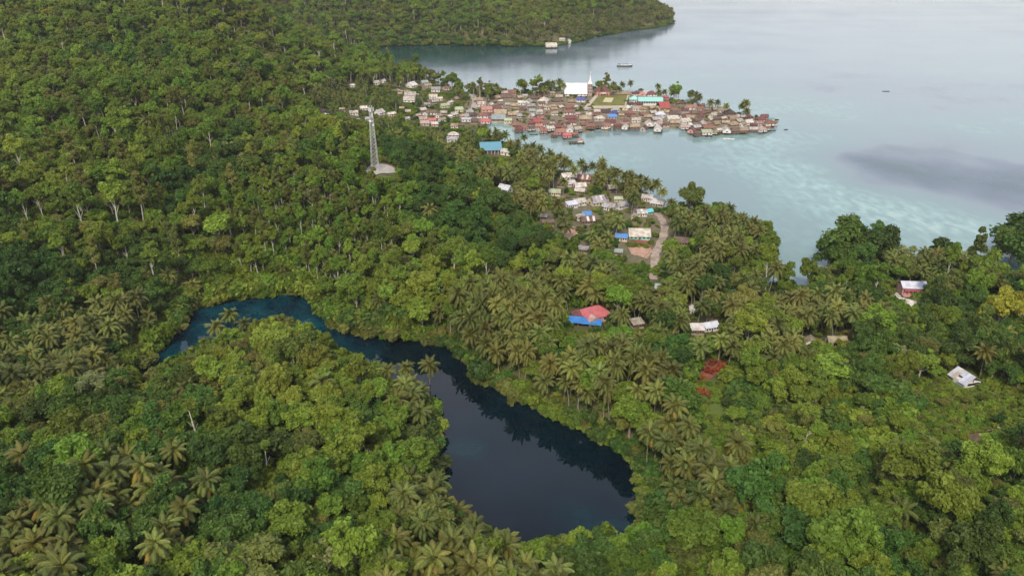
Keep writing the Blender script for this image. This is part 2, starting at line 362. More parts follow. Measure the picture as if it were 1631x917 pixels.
ob('sea', sme)['kind'] = 'structure'
# lake
def lake_mat(nt, n, l, b):
    k = noise(nt, .03, 4)
    col = ramp(nt, k, [(.4, (.0008, .006, .010)), (.62, (.001, .011, .016)), (.76, (.002, .03, .034))])
    g = N(nt, 'ShaderNodeNewGeometry'); sx_ = N(nt, 'ShaderNodeSeparateXYZ'); l.new(g.outputs['Position'], sx_.inputs[0])
    col = mixc(nt, mrange(nt, sx_.outputs[0], -52, -88), col, mixc(nt, mrange(nt, noise(nt, .06, 4), .4, .65), (.001, .014, .026), (.003, .045, .060)))
    l.new(col, b.inputs['Base Color']); b.inputs['IOR'].default_value = 1.33; b.inputs['Specular IOR Level'].default_value = .55
    bump(nt, b, noise(nt, .5, 3), .012, .2)
from mathutils.geometry import tessellate_polygon
grow = [(x, y) for x, y in LAKE]
tri = tessellate_polygon([[Vector((x, y, 0)) for x, y in grow]])
lk = ob('lake', mesh('lake', [(x, y, .35) for x, y in grow], [tuple(t) for t in tri], [mat('lake_water', lake_mat, .015)])); lk['kind'] = 'structure'
if lk.data.polygons[0].normal.z < 0: lk.data.flip_normals()

# the humid air: one even closed volume round everything
def hz_mat():
    m = bpy.data.materials.new('humid_air'); m.use_nodes = True; n = m.node_tree.nodes; n.clear()
    o = n.new('ShaderNodeOutputMaterial'); v = n.new('ShaderNodeVolumePrincipled'); v.inputs['Density'].default_value = HAZE; v.inputs['Color'].default_value = (.95, .95, .86, 1); v.inputs['Anisotropy'].default_value = .2
    m.node_tree.links.new(v.outputs[0], o.inputs['Volume']); return m
HAZE = .00005
hb = [(x, y, z) for z in (-9, 235) for x, y in ((-8300, -300), (9300, -300), (9300, 12300), (-8300, 12300))]
ho = ob('haze', mesh('haze', hb, [(0, 3, 2, 1), (4, 5, 6, 7), (0, 1, 5, 4), (1, 2, 6, 5), (2, 3, 7, 6), (3, 0, 4, 7)], [hz_mat()])); tag(ho, 'thin humid haze over the whole bay', 'haze', None, 'stuff')

# ---------------------------------------------------------------- tree forms
def unit(v): return v / (np.linalg.norm(v, axis=-1, keepdims=True) + 1e-9)
def leaf_cards(P, Nrm, size, g, up=.35, jit=.7):
    """one small four-cornered leaf spray per point, lying roughly across its normal"""
    n = len(P); nr = unit(Nrm + np.array([0, 0, up]) + g.normal(0, jit, (n, 3)))
    a = unit(np.cross(nr, g.normal(0, 1, (n, 3)))); b = np.cross(nr, a)
    s = (size * g.choice([.7, .9, 1.1, 1.7], n) * g.uniform(.8, 1.15, n))[:, None]
    v = np.stack([P - a * s * .6, P - b * s * .42 + nr * s * .10, P + a * s * .6, P + b * s * .42 + nr * s * .10], 1).reshape(-1, 3)
    k = np.arange(n) * 4
    return v, np.concatenate([np.stack([k, k + 1, k + 2, k + 3], -1)])
ICO = None
def ico():
    global ICO
    if ICO is None:
        t = (1 + 5 ** .5) / 2
        v = unit(np.array([(-1,t,0),(1,t,0),(-1,-t,0),(1,-t,0),(0,-1,t),(0,1,t),(0,-1,-t),(0,1,-t),(t,0,-1),(t,0,1),(-t,0,-1),(-t,0,1)], float))
        ICO = (v, [(0,11,5),(0,5,1),(0,1,7),(0,7,10),(0,10,11),(1,5,9),(5,11,4),(11,10,2),(10,7,6),(7,1,8),(3,9,4),(3,4,2),(3,2,6),(3,6,8),(3,8,9),(4,9,5),(2,4,11),(6,2,10),(8,6,7),(9,8,1)])
    return ICO
def crown_mesh(name, m, seed, rad=4.4, hgt=3.2, zc=9.0, lobes=24, lr=(.18, .38), n=4300, size=.54, low=-.25, droop=0., core=.72):
    g = np.random.default_rng(seed); L = []; ax_ = g.uniform(.86, 1.18); ph_ = g.uniform(0, 6)
    for k in range(lobes):
        d = unit(g.normal(0, 1, 3)); d[2] = abs(d[2]) if g.random() < .66 else max(d[2], low)
        c = d * g.uniform(.40, .98) * np.array([rad * ax_, rad / ax_, hgt * (1 + .35 * math.sin(math.atan2(d[1], d[0]) * 2 + ph_))]); L.append((c, rad * g.uniform(*lr) * (1 - .15 * abs(d[2])) * (1.25 if k < 3 else .9)))
    L.append((np.zeros(3), rad * .4))
    P, Q = [], []
    per = n // len(L) * 2
    for c, r in L:
        d = unit(g.normal(0, 1, (per, 3))); d[:, 2] = np.where(d[:, 2] < -.45, -d[:, 2], d[:, 2])
        p = c + d * r * np.where(g.random(per) < .22, g.uniform(1.1, 1.48, per), g.uniform(.78, 1.12, per))[:, None] * np.array([1, 1, .85]); keep = np.ones(per, bool)
        for c2, r2 in L:
            if c2 is not c: keep &= np.linalg.norm(p - c2, axis=1) > r2 * .86
        p[:, 2] -= droop * np.hypot(p[:, 0], p[:, 1]) ** 2 / rad
        P.append(p[keep]); Q.append(d[keep])
    P, Q = np.concatenate(P), np.concatenate(Q); P[:, 2] += zc
    v, f = leaf_cards(P, Q, size, g); V = [v]; Fc = f.tolist(); off = len(v); iv, iff = ico()
    for c, r in L:
        w = iv * r * core * np.array([1, 1, .8]) * g.uniform(.85, 1.1, (12, 1)) + c; w[:, 2] += zc - droop * np.hypot(c[0], c[1]) ** 2 / rad
        V.append(w); Fc += [[i + off for i in t] for t in iff]; off += 12
    return mesh(name, np.concatenate(V).tolist(), Fc, [m])
def trunk_mesh(name, m, seed, top=9.0, r0=.32, limbs=4, reach=2.4, lean=.6):
    g = random.Random(seed); b = MB(); lx, ly = g.uniform(-lean, lean), g.uniform(-lean, lean)
    pts = [(lx * t * t, ly * t * t, top * t - .8) for t in (0, .3, .6, 1)]
    b.tube(pts, [r0 * 1.3, r0, r0 * .8, r0 * .4], 6)
    for k in range(limbs):
        a = 2 * math.pi * k / max(limbs, 1) + g.uniform(-.4, .4); z = top * g.uniform(.5, .75)
        p = (lx * .45, ly * .45, z - .8)
        b.tube([p, (p[0] + math.cos(a) * reach * .5, p[1] + math.sin(a) * reach * .5, z + .8), (p[0] + math.cos(a) * reach, p[1] + math.sin(a) * reach, z + 2.2)], [r0 * .5, r0 * .36, r0 * .15], 5)
    return b.me(name, m, smooth=True)

def frond_mesh(name, seed, length=4.7, el=20, bend=75, n=17):
    """one coconut frond growing along +X: an arched rib with a row of hanging leaflets on each side"""
    g = random.Random(seed); b = MB(); pts = []; x = z = 0.0; K = 9
    for i in range(K):
        t = i / (K - 1); a = R(el - bend * t ** 1.25); pts.append((x, 0, z)); x += math.cos(a) * length / (K - 1); z += math.sin(a) * length / (K - 1)
    P = np.array(pts); tw = g.uniform(-.25, .25)
    def at(t):
        u = t * (K - 1); i = min(int(u), K - 2); return P[i] * (1 - (u - i)) + P[i + 1] * (u - i), unit(P[i + 1] - P[i])
    # rib: a ridge with two faces that tapers
    rv, rf = [], []
    for i in range(K):
        w = .085 * (1 - .8 * i / (K - 1)); p = P[i]; rv += [(p[0], -w, p[2] - .02), (p[0], 0, p[2] + w), (p[0], w, p[2] - .02)]
    for i in range(K - 1):
        for s in (0, 1): rf.append((i * 3 + s, (i + 1) * 3 + s, (i + 1) * 3 + s + 1, i * 3 + s + 1))
    b.add(rv, rf, 1)
    for side in (-1, 1):
        for k in range(n):
            t = .10 + .90 * k / (n - 1); p, d = at(min(t, .999)); L = (1.25 * math.sin(math.pi * min(1, .22 + .72 * t)) ** .8 + .12) * g.uniform(.85, 1.1)
            up = np.array([-d[2], 0, d[0]]); out = np.array([0, side, 0.])
            dirn = unit(out * .86 + d * (.45 + .5 * t) - up * (.10 + tw * side)); w = d * .165
            q1 = p + dirn * L * .5; q2 = p + dirn * L * .92 - np.array([0, 0, 1]) * L * g.uniform(.28, .5)
            b.add([p - w, p + w, q1 + w * .95, q1 - w * .95, q2 + w * .25, q2 - w * .25], [(0, 1, 2, 3), (3, 2, 4, 5)], 0)
    return b.me(name, M['frond'], M['rib'])
FRONDS = [[frond_mesh('frond', 10 * k + j, 4.9 - .5 * (k == 0), el, bd) for j in range(2)] for k, (el, bd) in enumerate([(74, 50), (48, 78), (22, 85), (-8, 68), (-38, 42)])]
def frond_set(seed, sz=1.0):
    g = random.Random(seed); out = []; a = g.uniform(0, 6)
    for k, n in enumerate((4, 6, 7, 6, 3)):
        for i in range(n):
            a += 2.39996
            out.append((g.choice(FRONDS[k]), Matrix.Rotation(a + g.uniform(-.2, .2), 4, 'Z') @ Matrix.Rotation(g.uniform(-.12, .12), 4, 'Y') @ Matrix.Scale(sz * g.uniform(.88, 1.08), 4)))
    return out
def crown_from(fs, name):
    V, Fc, m = [], [], []
    for me, mt in fs:
        k = len(V); V += [tuple(mt @ v.co) for v in me.vertices]; Fc += [tuple(i + k for i in p.vertices) for p in me.polygons]; m += [p.material_index for p in me.polygons]
    return mesh(name, V, Fc, [M['frond'], M['rib']], m)
PALM_SETS = [frond_set(s) for s in (1, 2, 3, 4)]
PALM_CROWNS = [crown_from(s, 'palm_crown') for s in PALM_SETS]
def palm_trunk(seed, h=11.0):
    g = random.Random(seed); b = MB(); lx, ly = g.uniform(-1.6, 1.6), g.uniform(-1.6, 1.6)
    b.tube([(lx * (t * t - 1), ly * (t * t - 1), (t - 1) * h - .0) for t in (0, .25, .5, .75, 1)], [.26, .19, .17, .15, .14], 6)
    return b.me('palm_trunk', M['palm_bark'], smooth=True)
PALM_TRUNKS = [palm_trunk(s) for s in (1, 2, 3, 4, 5)]   # the top is the origin

FORMS = {}   # kind: list of (crown mesh, trunk mesh, crown centre height)
def form(kind, cm, tm, zc): FORMS.setdefault(kind, []).append((cm, tm, zc))
for s in range(4): form('mid', crown_mesh('tree_crown', M['leaf_mid'], 20 + s, 4.4, 3.2 + .3 * s, 8.3, 19 + 3 * s), trunk_mesh('trunk', M['bark'], s), 8.5)
for s in range(2): form('dark', crown_mesh('tree_crown', M['leaf_dark'], 30 + s, 4.6, 3.9, 8.0, 20, n=2600, size=.55, low=-.6), trunk_mesh('trunk', M['bark'], s + 5, 7.5), 8.0)
for s in range(3): form('light', crown_mesh('tree_crown', M['leaf_light'], 40 + s, 4.1, 3.0 + .9 * s, 8.8, 18 + 4 * s, lr=(.18, .36)), trunk_mesh('trunk', M['bark_pale'], s + 8), 9.0)
for s in range(2): form('olive', crown_mesh('tree_crown', M['leaf_olive'], 50 + s, 4.3, 3.2, 8.5, 16, lr=(.22, .4)), trunk_mesh('trunk', M['bark'], s + 11), 8.5)
for s in range(3): form('tall', crown_mesh('tree_crown', [M['leaf_light'], M['leaf_mid'], M['leaf_olive']][s], 60 + s, 2.6, 5.6, 13.0, 15, lr=(.28, .48), n=3000, size=.5, low=-.9), trunk_mesh('trunk', M['bark_pale'], s + 14, 15, .24, 3, 1.4), 13.0)
form('pale', crown_mesh('tree_crown', M['leaf_pale'], 71, 4.0, 3.2, 8.5, 16, n=1900, size=.6), trunk_mesh('trunk', M['bark_pale'], 21), 8.5)
form('gold', crown_mesh('tree_crown', M['leaf_gold'], 72, 4.4, 3.0, 8.0, 17), trunk_mesh('trunk', M['bark'], 22), 8.0)
form('slim', crown_mesh('tree_crown', M['leaf_light'], 73, 2.2, 1.5, 17.2, 9, lr=(.25, .45), n=900, size=.5), trunk_mesh('trunk', M['bark_pale'], 23, 17, .19, 3, 1.4, .9), 17.2)
form('bush', crown_mesh('bush_leaves', M['leaf_mid'], 80, 2.2, 1.5, .9, 9, n=900, size=.5, core=.6), None, .9)
form('bush', crown_mesh('bush_leaves', M['leaf_light'], 81, 2.0, 1.3, .8, 8, n=800, size=.5, core=.6), None, .8)
form('bush', crown_mesh('bush_leaves', M['leaf_olive'], 82, 2.3, 1.2, .8, 9, n=850, size=.5, core=.6), None, .8)
form('bush', crown_mesh('bush_leaves', M['leaf_dark'], 83, 2.2, 1.5, .9, 9, n=850, size=.5, core=.6), None, .9)
for s in range(2): form('shore', crown_mesh('tree_crown', M['leaf_dark'], 90 + s, 4.8, 5.0, 4.6, 26, n=3400, size=.6, low=-.9, lr=(.26, .42)), trunk_mesh('trunk', M['bark'], s + 30, 5), 4.6)
form('redbush', crown_mesh('bush_leaves', M['leaf_red'], 84, 1.8, 1.1, .7, 8, n=600, size=.5, core=.6), None, .7)

# ---------------------------------------------------------------- where houses, roads and clearings lie
# px, py of the roof centre, width in photograph pixels, roof, wall, ridge turn, shape, options
H = []
def hs(area, rows): 
    for r in rows: H.append((area,) + tuple(r) + (('',) if len(r) == 7 else ()))
hs('on the headland shore across the bay', [(878,72,18,'pale','w',5,'g','S'),(895,62,9,'pale','w',10,'g'),(906,65,8,'white','w',80,'g')])
hs('on the hillside behind the lattice tower', [(513,175,11,'dark','g',50,'g'),(516,183,13,'white','g',0,'s'),(563,177,13,'pale','w',20,'g'),(579,170,11,'white','w',15,'g'),
    (604,177,13,'white','w',60,'g'),(623,179,13,'white','c',40,'g'),(588,187,12,'grey','g',10,'g'),(566,191,13,'grey','b',5,'s'),(561,134,7,'white','w',30,'g'),(599,130,10,'pale','w',20,'g'),(610,127,7,'white','w',70,'g'),
    (545,171,8,'tan','b',0,'g')])
hs('by the sandy path at the village neck', [(655,134,14,'white','w',60,'g'),(676,130,11,'slate','g',25,'g'),(653,150,18,'pale','w',3,'s'),(652,157,18,'pale','w',0,'g'),(694,141,14,'grey','w',0,'s'),(690,152,13,'pale','w',0,'g'),(700,155,10,'pale','c',0,'g'),
    (708,166,13,'green','c',30,'g'),(717,161,9,'white','w',50,'g'),(637,147,6,'tan','b',10,'g'),(680,164,9,'grey','g',20,'g')])
hs('in the cluster right of the lattice tower', [(689,177,15,'brown','w',0,'g'),(678,178,9,'tan','w',80,'g'),(666,181,8,'pale','c',40,'g'),(699,182,8,'pink','w',60,'g'),(674,187,12,'pink','w',10,'g'),(688,189,12,'rose','w',10,'g','M'),(677,194,14,'pink','g',0,'g'),(692,195,11,'pale','p',10,'g'),
    (731,172,13,'green','c',10,'g'),(723,180,12,'pale','g',40,'g'),(716,183,7,'white','w',30,'g'),(722,212,17,'pale','g',8,'h'),(720,220,16,'grey','w',5,'s'),(648,186,8,'pale','g',40,'g'),(640,170,7,'tan','b',0,'g')])
hs('by the jetty lane', [(743,188,15,'silver','w',0,'f'),(766,164,15,'pink','w',0,'g','P'),(775,172,17,'coral','p',12,'g'),(769,182,18,'rust','w',0,'h'),(774,191,15,'rose','w',-10,'g','S'),(755,181,14,'dark','b',15,'h'),(782,164,8,'white','g',50,'g'),(791,170,18,'maroon','p',5,'h'),
    (762,158,15,'tan','b',0,'s'),(797,178,19,'tan','b',0,'g'),(794,187,22,'olive' if 0 else 'slate','b',0,'s'),(756,191,12,'brown','b',0,'s')])
hs('on the far shore left of the church', [(804,146,10,'pink','p',0,'g'),(815,146,14,'rust','p',0,'g'),(808,152,20,'brown','b',0,'g'),(828,153,10,'tan','b',30,'g'),(841,160,13,'grey','w',70,'g'),(851,154,15,'brown','b',20,'h'),(866,158,17,'pale','w',75,'h'),(836,150,8,'grey','g',0,'g'),
    (846,167,13,'grey','b',0,'g'),(848,174,9,'slate','g',0,'g'),(859,176,10,'pale','w',20,'g'),(831,162,12,'white','w',0,'s'),(820,166,12,'tan','b',0,'g'),(816,180,14,'tan','b',10,'g'),(809,190,12,'green','c',0,'s'),(821,177,8,'pale','w',30,'g'),(833,172,9,'brown','b',60,'g'),
    (891,152,11,'pale','b',0,'g'),(904,140,10,'grey','g',30,'g'),(880,146,8,'tan','g',0,'g')])
hs('on the lagoon shore by the rusty stilt rows', [(847,182,9,'white','g',70,'g'),(861,186,11,'rust','b',10,'g'),(855,192,13,'red','p',20,'g'),(846,194,10,'maroon','b',5,'g'),(824,197,17,'rust','b',0,'h'),(836,201,12,'rust','p',10,'g','S'),(826,204,12,'maroon','b',0,'g','S'),(846,202,11,'brown','w',20,'g','S'),
    (858,199,12,'coral','p',20,'g'),(868,195,11,'rust','w',15,'g'),(866,206,11,'rust','p',0,'g','S'),(876,202,13,'pale','w',30,'g','S'),(888,200,12,'maroon','b',20,'g'),(892,208,15,'coral','p',25,'g','S'),(908,205,12,'pale','w',80,'g','S'),(903,213,13,'rose','p',10,'g','S'),(882,212,8,'rust','b',0,'g','S'),(916,211,9,'rust','b',10,'g','S')])
hs('between the church and the lagoon', [(888,158,18,'brown','b',20,'h'),(893,168,9,'pale','b',40,'g'),(882,172,10,'tan','b',20,'g'),(883,178,10,'tan','w',10,'g'),(907,169,15,'rust','b',0,'g'),(905,177,15,'rust','w',5,'g'),(909,186,18,'maroon','b',0,'g'),(912,193,12,'maroon','w',0,'g'),(920,179,9,'pink','w',30,'g'),
    (925,157,14,'navy','w',0,'g'),(911,160,13,'tan','b',0,'g'),(934,147,13,'silver','w',20,'h'),(916,168,9,'grey','b',0,'g'),(938,180,9,'pale','g',0,'g'),(932,187,19,'tan','b',0,'g'),(939,192,12,'brown','b',0,'g'),(931,196,12,'rust','b',10,'g'),(941,199,14,'rust','b',0,'g','S'),(932,172,9,'grey','b',20,'g'),(900,184,8,'tan','b',0,'g')])
hs('on the lagoon edge below the sports field', [(955,186,17,'pale','g',0,'h'),(951,175,9,'pale','b',0,'g'),(965,176,14,'dark','b',0,'g'),(980,173,11,'green','w',30,'g'),(977,178,13,'navy','b',40,'g'),(975,184,14,'blue','g',0,'s'),(972,193,17,'maroon','w',0,'g'),(965,198,14,'rust','w',0,'g','S'),(984,199,12,'maroon','b',10,'g','S'),
    (953,198,13,'brown','b',0,'g','S'),(998,170,10,'white','c',60,'g'),(1006,164,13,'dark','w',20,'h'),(1017,163,13,'maroon','b',20,'h'),(1014,171,13,'pink','w',0,'g'),(1003,178,16,'rust','b',10,'h'),(1010,186,11,'rust','b',0,'g'),(1013,189,14,'pale','w',0,'g'),(1011,199,15,'tan','b',0,'g','S'),
    (995,190,12,'rust','p',30,'g'),(996,200,10,'pale','w',70,'g','S'),(990,181,8,'tan','b',0,'g')])
hs('behind the long turquoise-roofed school', [(1014,147,13,'maroon','w',20,'h'),(1026,147,13,'white','p',60,'g'),(1038,148,16,'maroon','w',5,'h'),(1003,144,10,'slate','g',10,'h'),(1021,141,7,'dark','b',20,'h'),(1060,153,9,'rose','p',10,'g')])
hs('in the rows below the long school', [(1032,184,12,'tan','b',0,'g'),(1024,180,11,'rust','b',30,'g'),(1040,177,10,'pale','b',20,'g'),(1052,180,16,'silver','g',0,'h'),(1034,196,14,'pale','w',85,'g','S'),(1048,196,16,'pink','w',50,'g','S'),(1044,188,12,'grey','b',20,'g'),(1028,190,9,'brown','b',0,'g'),
    (1024,172,10,'tan','c',0,'g'),(1038,170,11,'tan','b',40,'g'),(1048,172,8,'brown','b',0,'g'),(1048,203,12,'white','w',75,'g','S')])
hs('in the dense rows right of the red-roofed hall', [(1075,173,15,'rust','w',30,'h'),(1075,179,16,'brown','b',0,'g'),(1072,187,18,'pale','w',0,'s'),(1074,193,15,'tan','b',0,'g'),(1089,184,12,'maroon','w',30,'g'),(1091,191,17,'pale','w',30,'g'),(1099,197,8,'white','w',50,'g','S'),(1090,200,12,'pink','w',10,'g','S'),
    (1101,169,17,'coral','w',5,'g'),(1113,171,13,'rust','w',20,'g'),(1108,178,13,'brown','b',0,'g'),(1118,178,11,'rust','b',60,'g'),(1120,166,11,'rust','p',20,'h'),(1129,168,12,'slate','g',5,'g'),(1139,172,10,'tan','b',20,'g'),(1127,176,11,'brown','b',30,'g'),(1137,181,12,'pale','c',30,'g'),(1129,188,12,'pale','b',60,'g'),(1099,185,12,'tan','b',0,'g'),
    (1117,196,14,'pale','b',60,'g','S'),(1109,200,14,'grey','b',30,'g','S'),(1128,201,16,'rust','b',0,'g'),(1126,209,16,'green','w',0,'s','S'),(1111,210,11,'brown','b',10,'g','S'),(1112,190,12,'brown','b',20,'g'),(1140,195,11,'tan','b',40,'g'),(1142,187,10,'brown','b',0,'g')])
hs('near the outer tip of the village peninsula', [(1157,205,14,'pale','w',85,'g','S'),(1145,204,6,'white','w',20,'g','S'),(1162,178,19,'dark','b',10,'h'),(1152,173,14,'tan','w',10,'g'),(1148,168,9,'slate','g',0,'g'),(1168,187,13,'tan','b',10,'g'),(1174,184,10,'white','w',40,'g'),(1185,184,10,'grey','b',0,'g'),(1192,184,13,'maroon','b',15,'h'),
    (1169,196,16,'tan','b',20,'h'),(1177,191,14,'pale','b',40,'g'),(1183,196,11,'tan','w',40,'g'),(1192,193,14,'white','w',25,'g'),(1201,197,10,'maroon','b',0,'g'),(1209,194,9,'pink','w',10,'g'),(1200,204,13,'grey','b',0,'g','S'),(1213,204,15,'pink','w',20,'h','S'),(1213,188,14,'maroon','p',10,'h'),(1227,194,18,'rust','w',5,'h','S'),
    (1229,186,9,'cyan','w',0,'f'),(1218,184,11,'maroon','g',5,'g'),(1207,187,8,'rust','b',30,'g'),(1156,193,12,'tan','b',0,'g'),(1165,190,9,'brown','b',0,'g'),(1184,205,14,'tan','b',10,'g','S'),(1171,206,13,'brown','b',10,'g','S'),(1152,186,10,'pale','b',30,'g'),(1222,201,9,'rust','w',0,'g','S')])
hs('in the palm hamlet above the lagoon', [(805,297,20,'silver','w',-35,'g','W'),(903,278,18,'white','w',15,'g'),(921,275,15,'grey','w',5,'s'),(931,282,22,'rust','b',-15,'g','P'),(909,289,14,'white','w',30,'g'),(924,293,18,'white','p',10,'g'),(924,301,16,'pale','b',-15,'g'),(884,303,18,'green','c',-8,'g'),(973,297,17,'pale','b',15,'g','P'),
    (922,318,21,'pale','w',25,'g'),(911,323,17,'silver','w',25,'s'),(952,317,30,'grey','c',25,'g','P'),(971,326,20,'grey','w',-30,'g'),(990,324,20,'grey','w',35,'g'),(985,313,13,'green','c',0,'g'),(1031,312,17,'white','w',-15,'s'),(1048,320,21,'white','g',-25,'g'),(1020,335,20,'grey','w',5,'g','P'),(1034,333,11,'cyan','t',30,'g'),(1011,341,10,'pale','y',75,'g'),
    (923,341,14,'pale','w',35,'g'),(934,338,15,'blue','w',10,'g'),(936,347,22,'brown','b',10,'g','P'),(866,340,13,'pale','b',-20,'g'),(872,350,18,'brown','b',5,'g'),(893,290,10,'maroon','b',0,'s')])
hs('beside the gravel road', [(1018,370,34,'pale','t',-2,'g','W'),(990,373,19,'blue','c',-10,'g'),(929,393,15,'grey','b',-20,'s'),(1085,380,22,'brown','b',-15,'g'),(1055,455,22,'slate','b',-15,'g'),(1066,476,22,'brown','b',-5,'g'),(985,397,13,'slate','b',-10,'g')])
hs('in the palm belt by the coast', [(1103,487,7,'white','w',80,'g'),(1131,514,24,'silver','w',20,'g'),(1111,520,20,'white','b',0,'s'),(1015,510,18,'pale','b',20,'s'),(1325,433,15,'teal','b',0,'s'),(1291,539,16,'thatch','w',70,'g'),(1333,537,30,'thatch','w',0,'g'),(1443,482,28,'white','w',-40,'g'),(1425,466,14,'pale','w',0,'f'),
    (1594,476,20,'silver','w',0,'g'),(1634,507,22,'silver','w',40,'g')])
# small rusty and tan shacks that fill the gaps of the crowded village
_fr = random.Random(5); _cl = lambda x, y: min([max(abs(x - h[1]) / (h[3] * .42 + 4), abs(y - h[2]) / 4.6) for h in H] + [max(abs(x - a) / (w / 2 + 3), abs(y - b_) / (h_ / 2 + 1)) for a, b_, w, h_ in [(783,235,48,22),(918,140,46,24),(958,150,26,20),(987,151,34,14),(1034,162,56,24),(1057,170,24,22),(970,160,66,30)]])
_poly = [(760,196),(765,160),(800,150),(880,150),(930,165),(940,174),(1000,174),(1025,176),(1080,160),(1120,166),(1200,188),(1232,194),(1205,208),(1130,212),(1085,204),(1040,202),(960,204),(890,212),(850,204),(800,192)]
_areas = [h for h in H if 120 < h[2] < 215 and h[1] > 636]
_neck = [(636,135),(700,130),(755,152),(750,200),(700,205),(640,195)]
for _ in range(9000):
    x, y = _fr.uniform(640, 1235), _fr.uniform(132, 213)
    if len(H) > 300: break
    if not (bool(inside(x, y, _poly)) or bool(inside(x, y, _neck)) and _fr.random() < .25) or _cl(x, y) < 1: continue
    a = min(_areas, key=lambda h: abs(h[1] - x) + 2.5 * abs(h[2] - y))[0]
    H.append((a, round(x), round(y), _fr.choice([7, 8, 10, 11]), _fr.choice(['rust', 'tan', 'brown', 'rust', 'grey', 'pale', 'tan', 'maroon']), _fr.choice('bbbgwp'), _fr.choice([0, 0, 10, 25, 40, 60]), 'g', 'S' if y > 203 else ''))
# landmark buildings: px, py, clear width and height in photograph pixels
LAND = [(970,158,34,14),(312,705,12,70),(424,750,10,60),(598,243,20,56),(790,238,66,32),(918,140,46,24),(958,150,26,20),(987,151,34,14),(1034,162,56,24),(1057,170,24,22),(1453,457,52,34),(935,506,72,58),(1538,600,50,44),(604,272,66,24),(1020,400,60,44)]
ROAD_PX = [(1046,340),(1054,350),(1059,362),(1056,378),(1050,392),(1044,405),(1042,420),(1040,446)]
LANE_PX = [(751,150),(757,158),(757,168),(750,178),(738,187)]
PATH_PX = [(632,142),(645,147),(660,149),(672,152)]
CLEAR = [(x, y, w * .62 + 2, w * .45 + 3) for _, x, y, w, *_ in H if y < 430] + [(x, y, w * .55 + 4, w * .42 + 7) for _, x, y, w, *_ in H if y >= 430 and not 1040 < x < 1080] + [(1165, 456, 12, 8), (1230, 459, 12, 7), (1277, 450, 17, 8)] + [(x, y, w / 2, h / 2) for x, y, w, h in LAND]
CLEAR += [(x, y, 11, 9) for x, y in ROAD_PX] + [(x, y, 6, 4) for x, y in LANE_PX + PATH_PX] + [(1135,588,34,20),(1118,625,12,10),(1145,650,12,8),(905,375,18,9),(1560,700,22,13),(970,160,34,14)]
CLEAR = np.array(CLEAR, float)
FOOT = np.array([hit(x, y, 4)[:2] for x, y, *_ in CLEAR]); CD = np.array([proj(a, b, 4)[2] for a, b in FOOT]); CD[np.isin(CLEAR[:, 0], (312, 424))] += 70

# ---------------------------------------------------------------- scatter the forest
PALM_PX = [[(-120,500),(60,490),(130,485),(230,478),(285,515),(215,575),(150,620),(0,640),(-120,640)], [(0,800),(100,765),(190,715),(265,715),(335,780),(310,850),(230,940),(-80,960),(-80,840)],
    [(600,800),(690,750),(760,790),(860,860),(900,960),(620,960)], [(640,545),(700,480),(860,425),(900,400),(1010,440),(1060,470),(1010,560),(1100,620),(1140,700),(1190,780),(1150,830),(1020,800),(980,740),(850,650),(740,590)],
    [(690,240),(760,245),(900,262),(1060,300),(1190,340),(1240,400),(1240,450),(1330,455),(1420,500),(1290,570),(1130,590),(1000,500),(1000,440),(850,340)], [(255,420),(330,430),(330,480),(270,480)],
    [(600,585),(705,585),(712,680),(640,690)], [(1385,385),(1525,385),(1525,430),(1385,430)], [(480,135),(640,120),(760,150),(760,240),(690,240),(480,165)], [(820,40),(1075,-5),(1075,60),(830,78)]]
SMALL_PX = [(1110,585),(1200,600),(1300,640),(1480,580),(1500,700),(1500,760),(1300,740),(1200,790),(1130,700)]
TALL_PX = [(350,290),(470,260),(640,300),(640,400),(570,430),(530,470),(370,455)]
DARK_PX = [[(640,250),(830,290),(880,400),(760,420),(620,330)], [(1310,340),(1425,340),(1430,430),(1310,430)], [(1010,520),(1090,500),(1090,600),(1010,590)], [(600,190),(800,250),(740,300),(600,270)]]
LIGHT_PX = [[(540,400),(830,330),(900,420),(700,480),(560,520)], [(0,0),(140,0),(100,100),(0,90)], [(0,230),(160,240),(200,330),(0,330)], [(420,270),(700,290),(640,420),(400,330)], [(280,520),(620,520),(690,640),(560,740),(300,640)]]  # the top left corner zone gets lighter leaves in place of sunlight
BLOCK_PX = [(735,200),(745,150),(775,151),(1000,141),(1240,186),(1240,215),(1100,225),(790,200),(776,225)]
NECK_PX = [(500,160),(600,120),(700,125),(760,145),(760,240),(660,215),(500,200)]
VISW = [(186,590),(232,566),(277,545),(297,502),(350,494),(385,492),(400,484),(460,478),(495,490),(508,512),(515,532),(560,542),(600,542),(640,548),(690,563),(716,582),(732,612),(745,630),(790,645),(830,665),(860,682),(880,702),(920,716),(960,727),(983,750),(997,790),(1006,830),(1030,855),(985,862),
    (940,850),(900,862),(850,865),(805,850),(770,830),(742,800),(722,792),(690,770),(685,740),(690,700),(697,660),(702,640),(690,606),(645,596),(600,600),(580,580),(540,575),(520,545),(480,522),(430,512),(400,530),(360,520),(304,572),(265,600),(215,616)]
def anyin(x, y, polys):
    r = np.zeros(np.shape(x), bool)
    for p in polys: r |= inside(x, y, p)
    return r
def jitter(y0, y1, s):
    Y = np.arange(y0, y1, s); pts = []
    for k, yy in enumerate(Y):
        half = (yy * CP + 80) * .69 + 45; X = np.arange(-half, half, s) + (k % 2) * s / 2
        pts.append(np.stack([X + rng.uniform(-.42, .42, len(X)) * s, yy + rng.uniform(-.42, .42, len(X)) * s], -1))
    return np.concatenate(pts)
def on_land(P, lake_gap=.8, sea_gap=1.0):
    x, y = P[:, 0], P[:, 1]; r = inside(x, y, COAST) & ~inside(x, y, LAKE)
    near = y < 420
    d = np.full(len(x), 99.); d[near] = dist(x[near], y[near], LAKE); r &= d > lake_gap
    return r & (dist(x, y, COAST) > sea_gap)
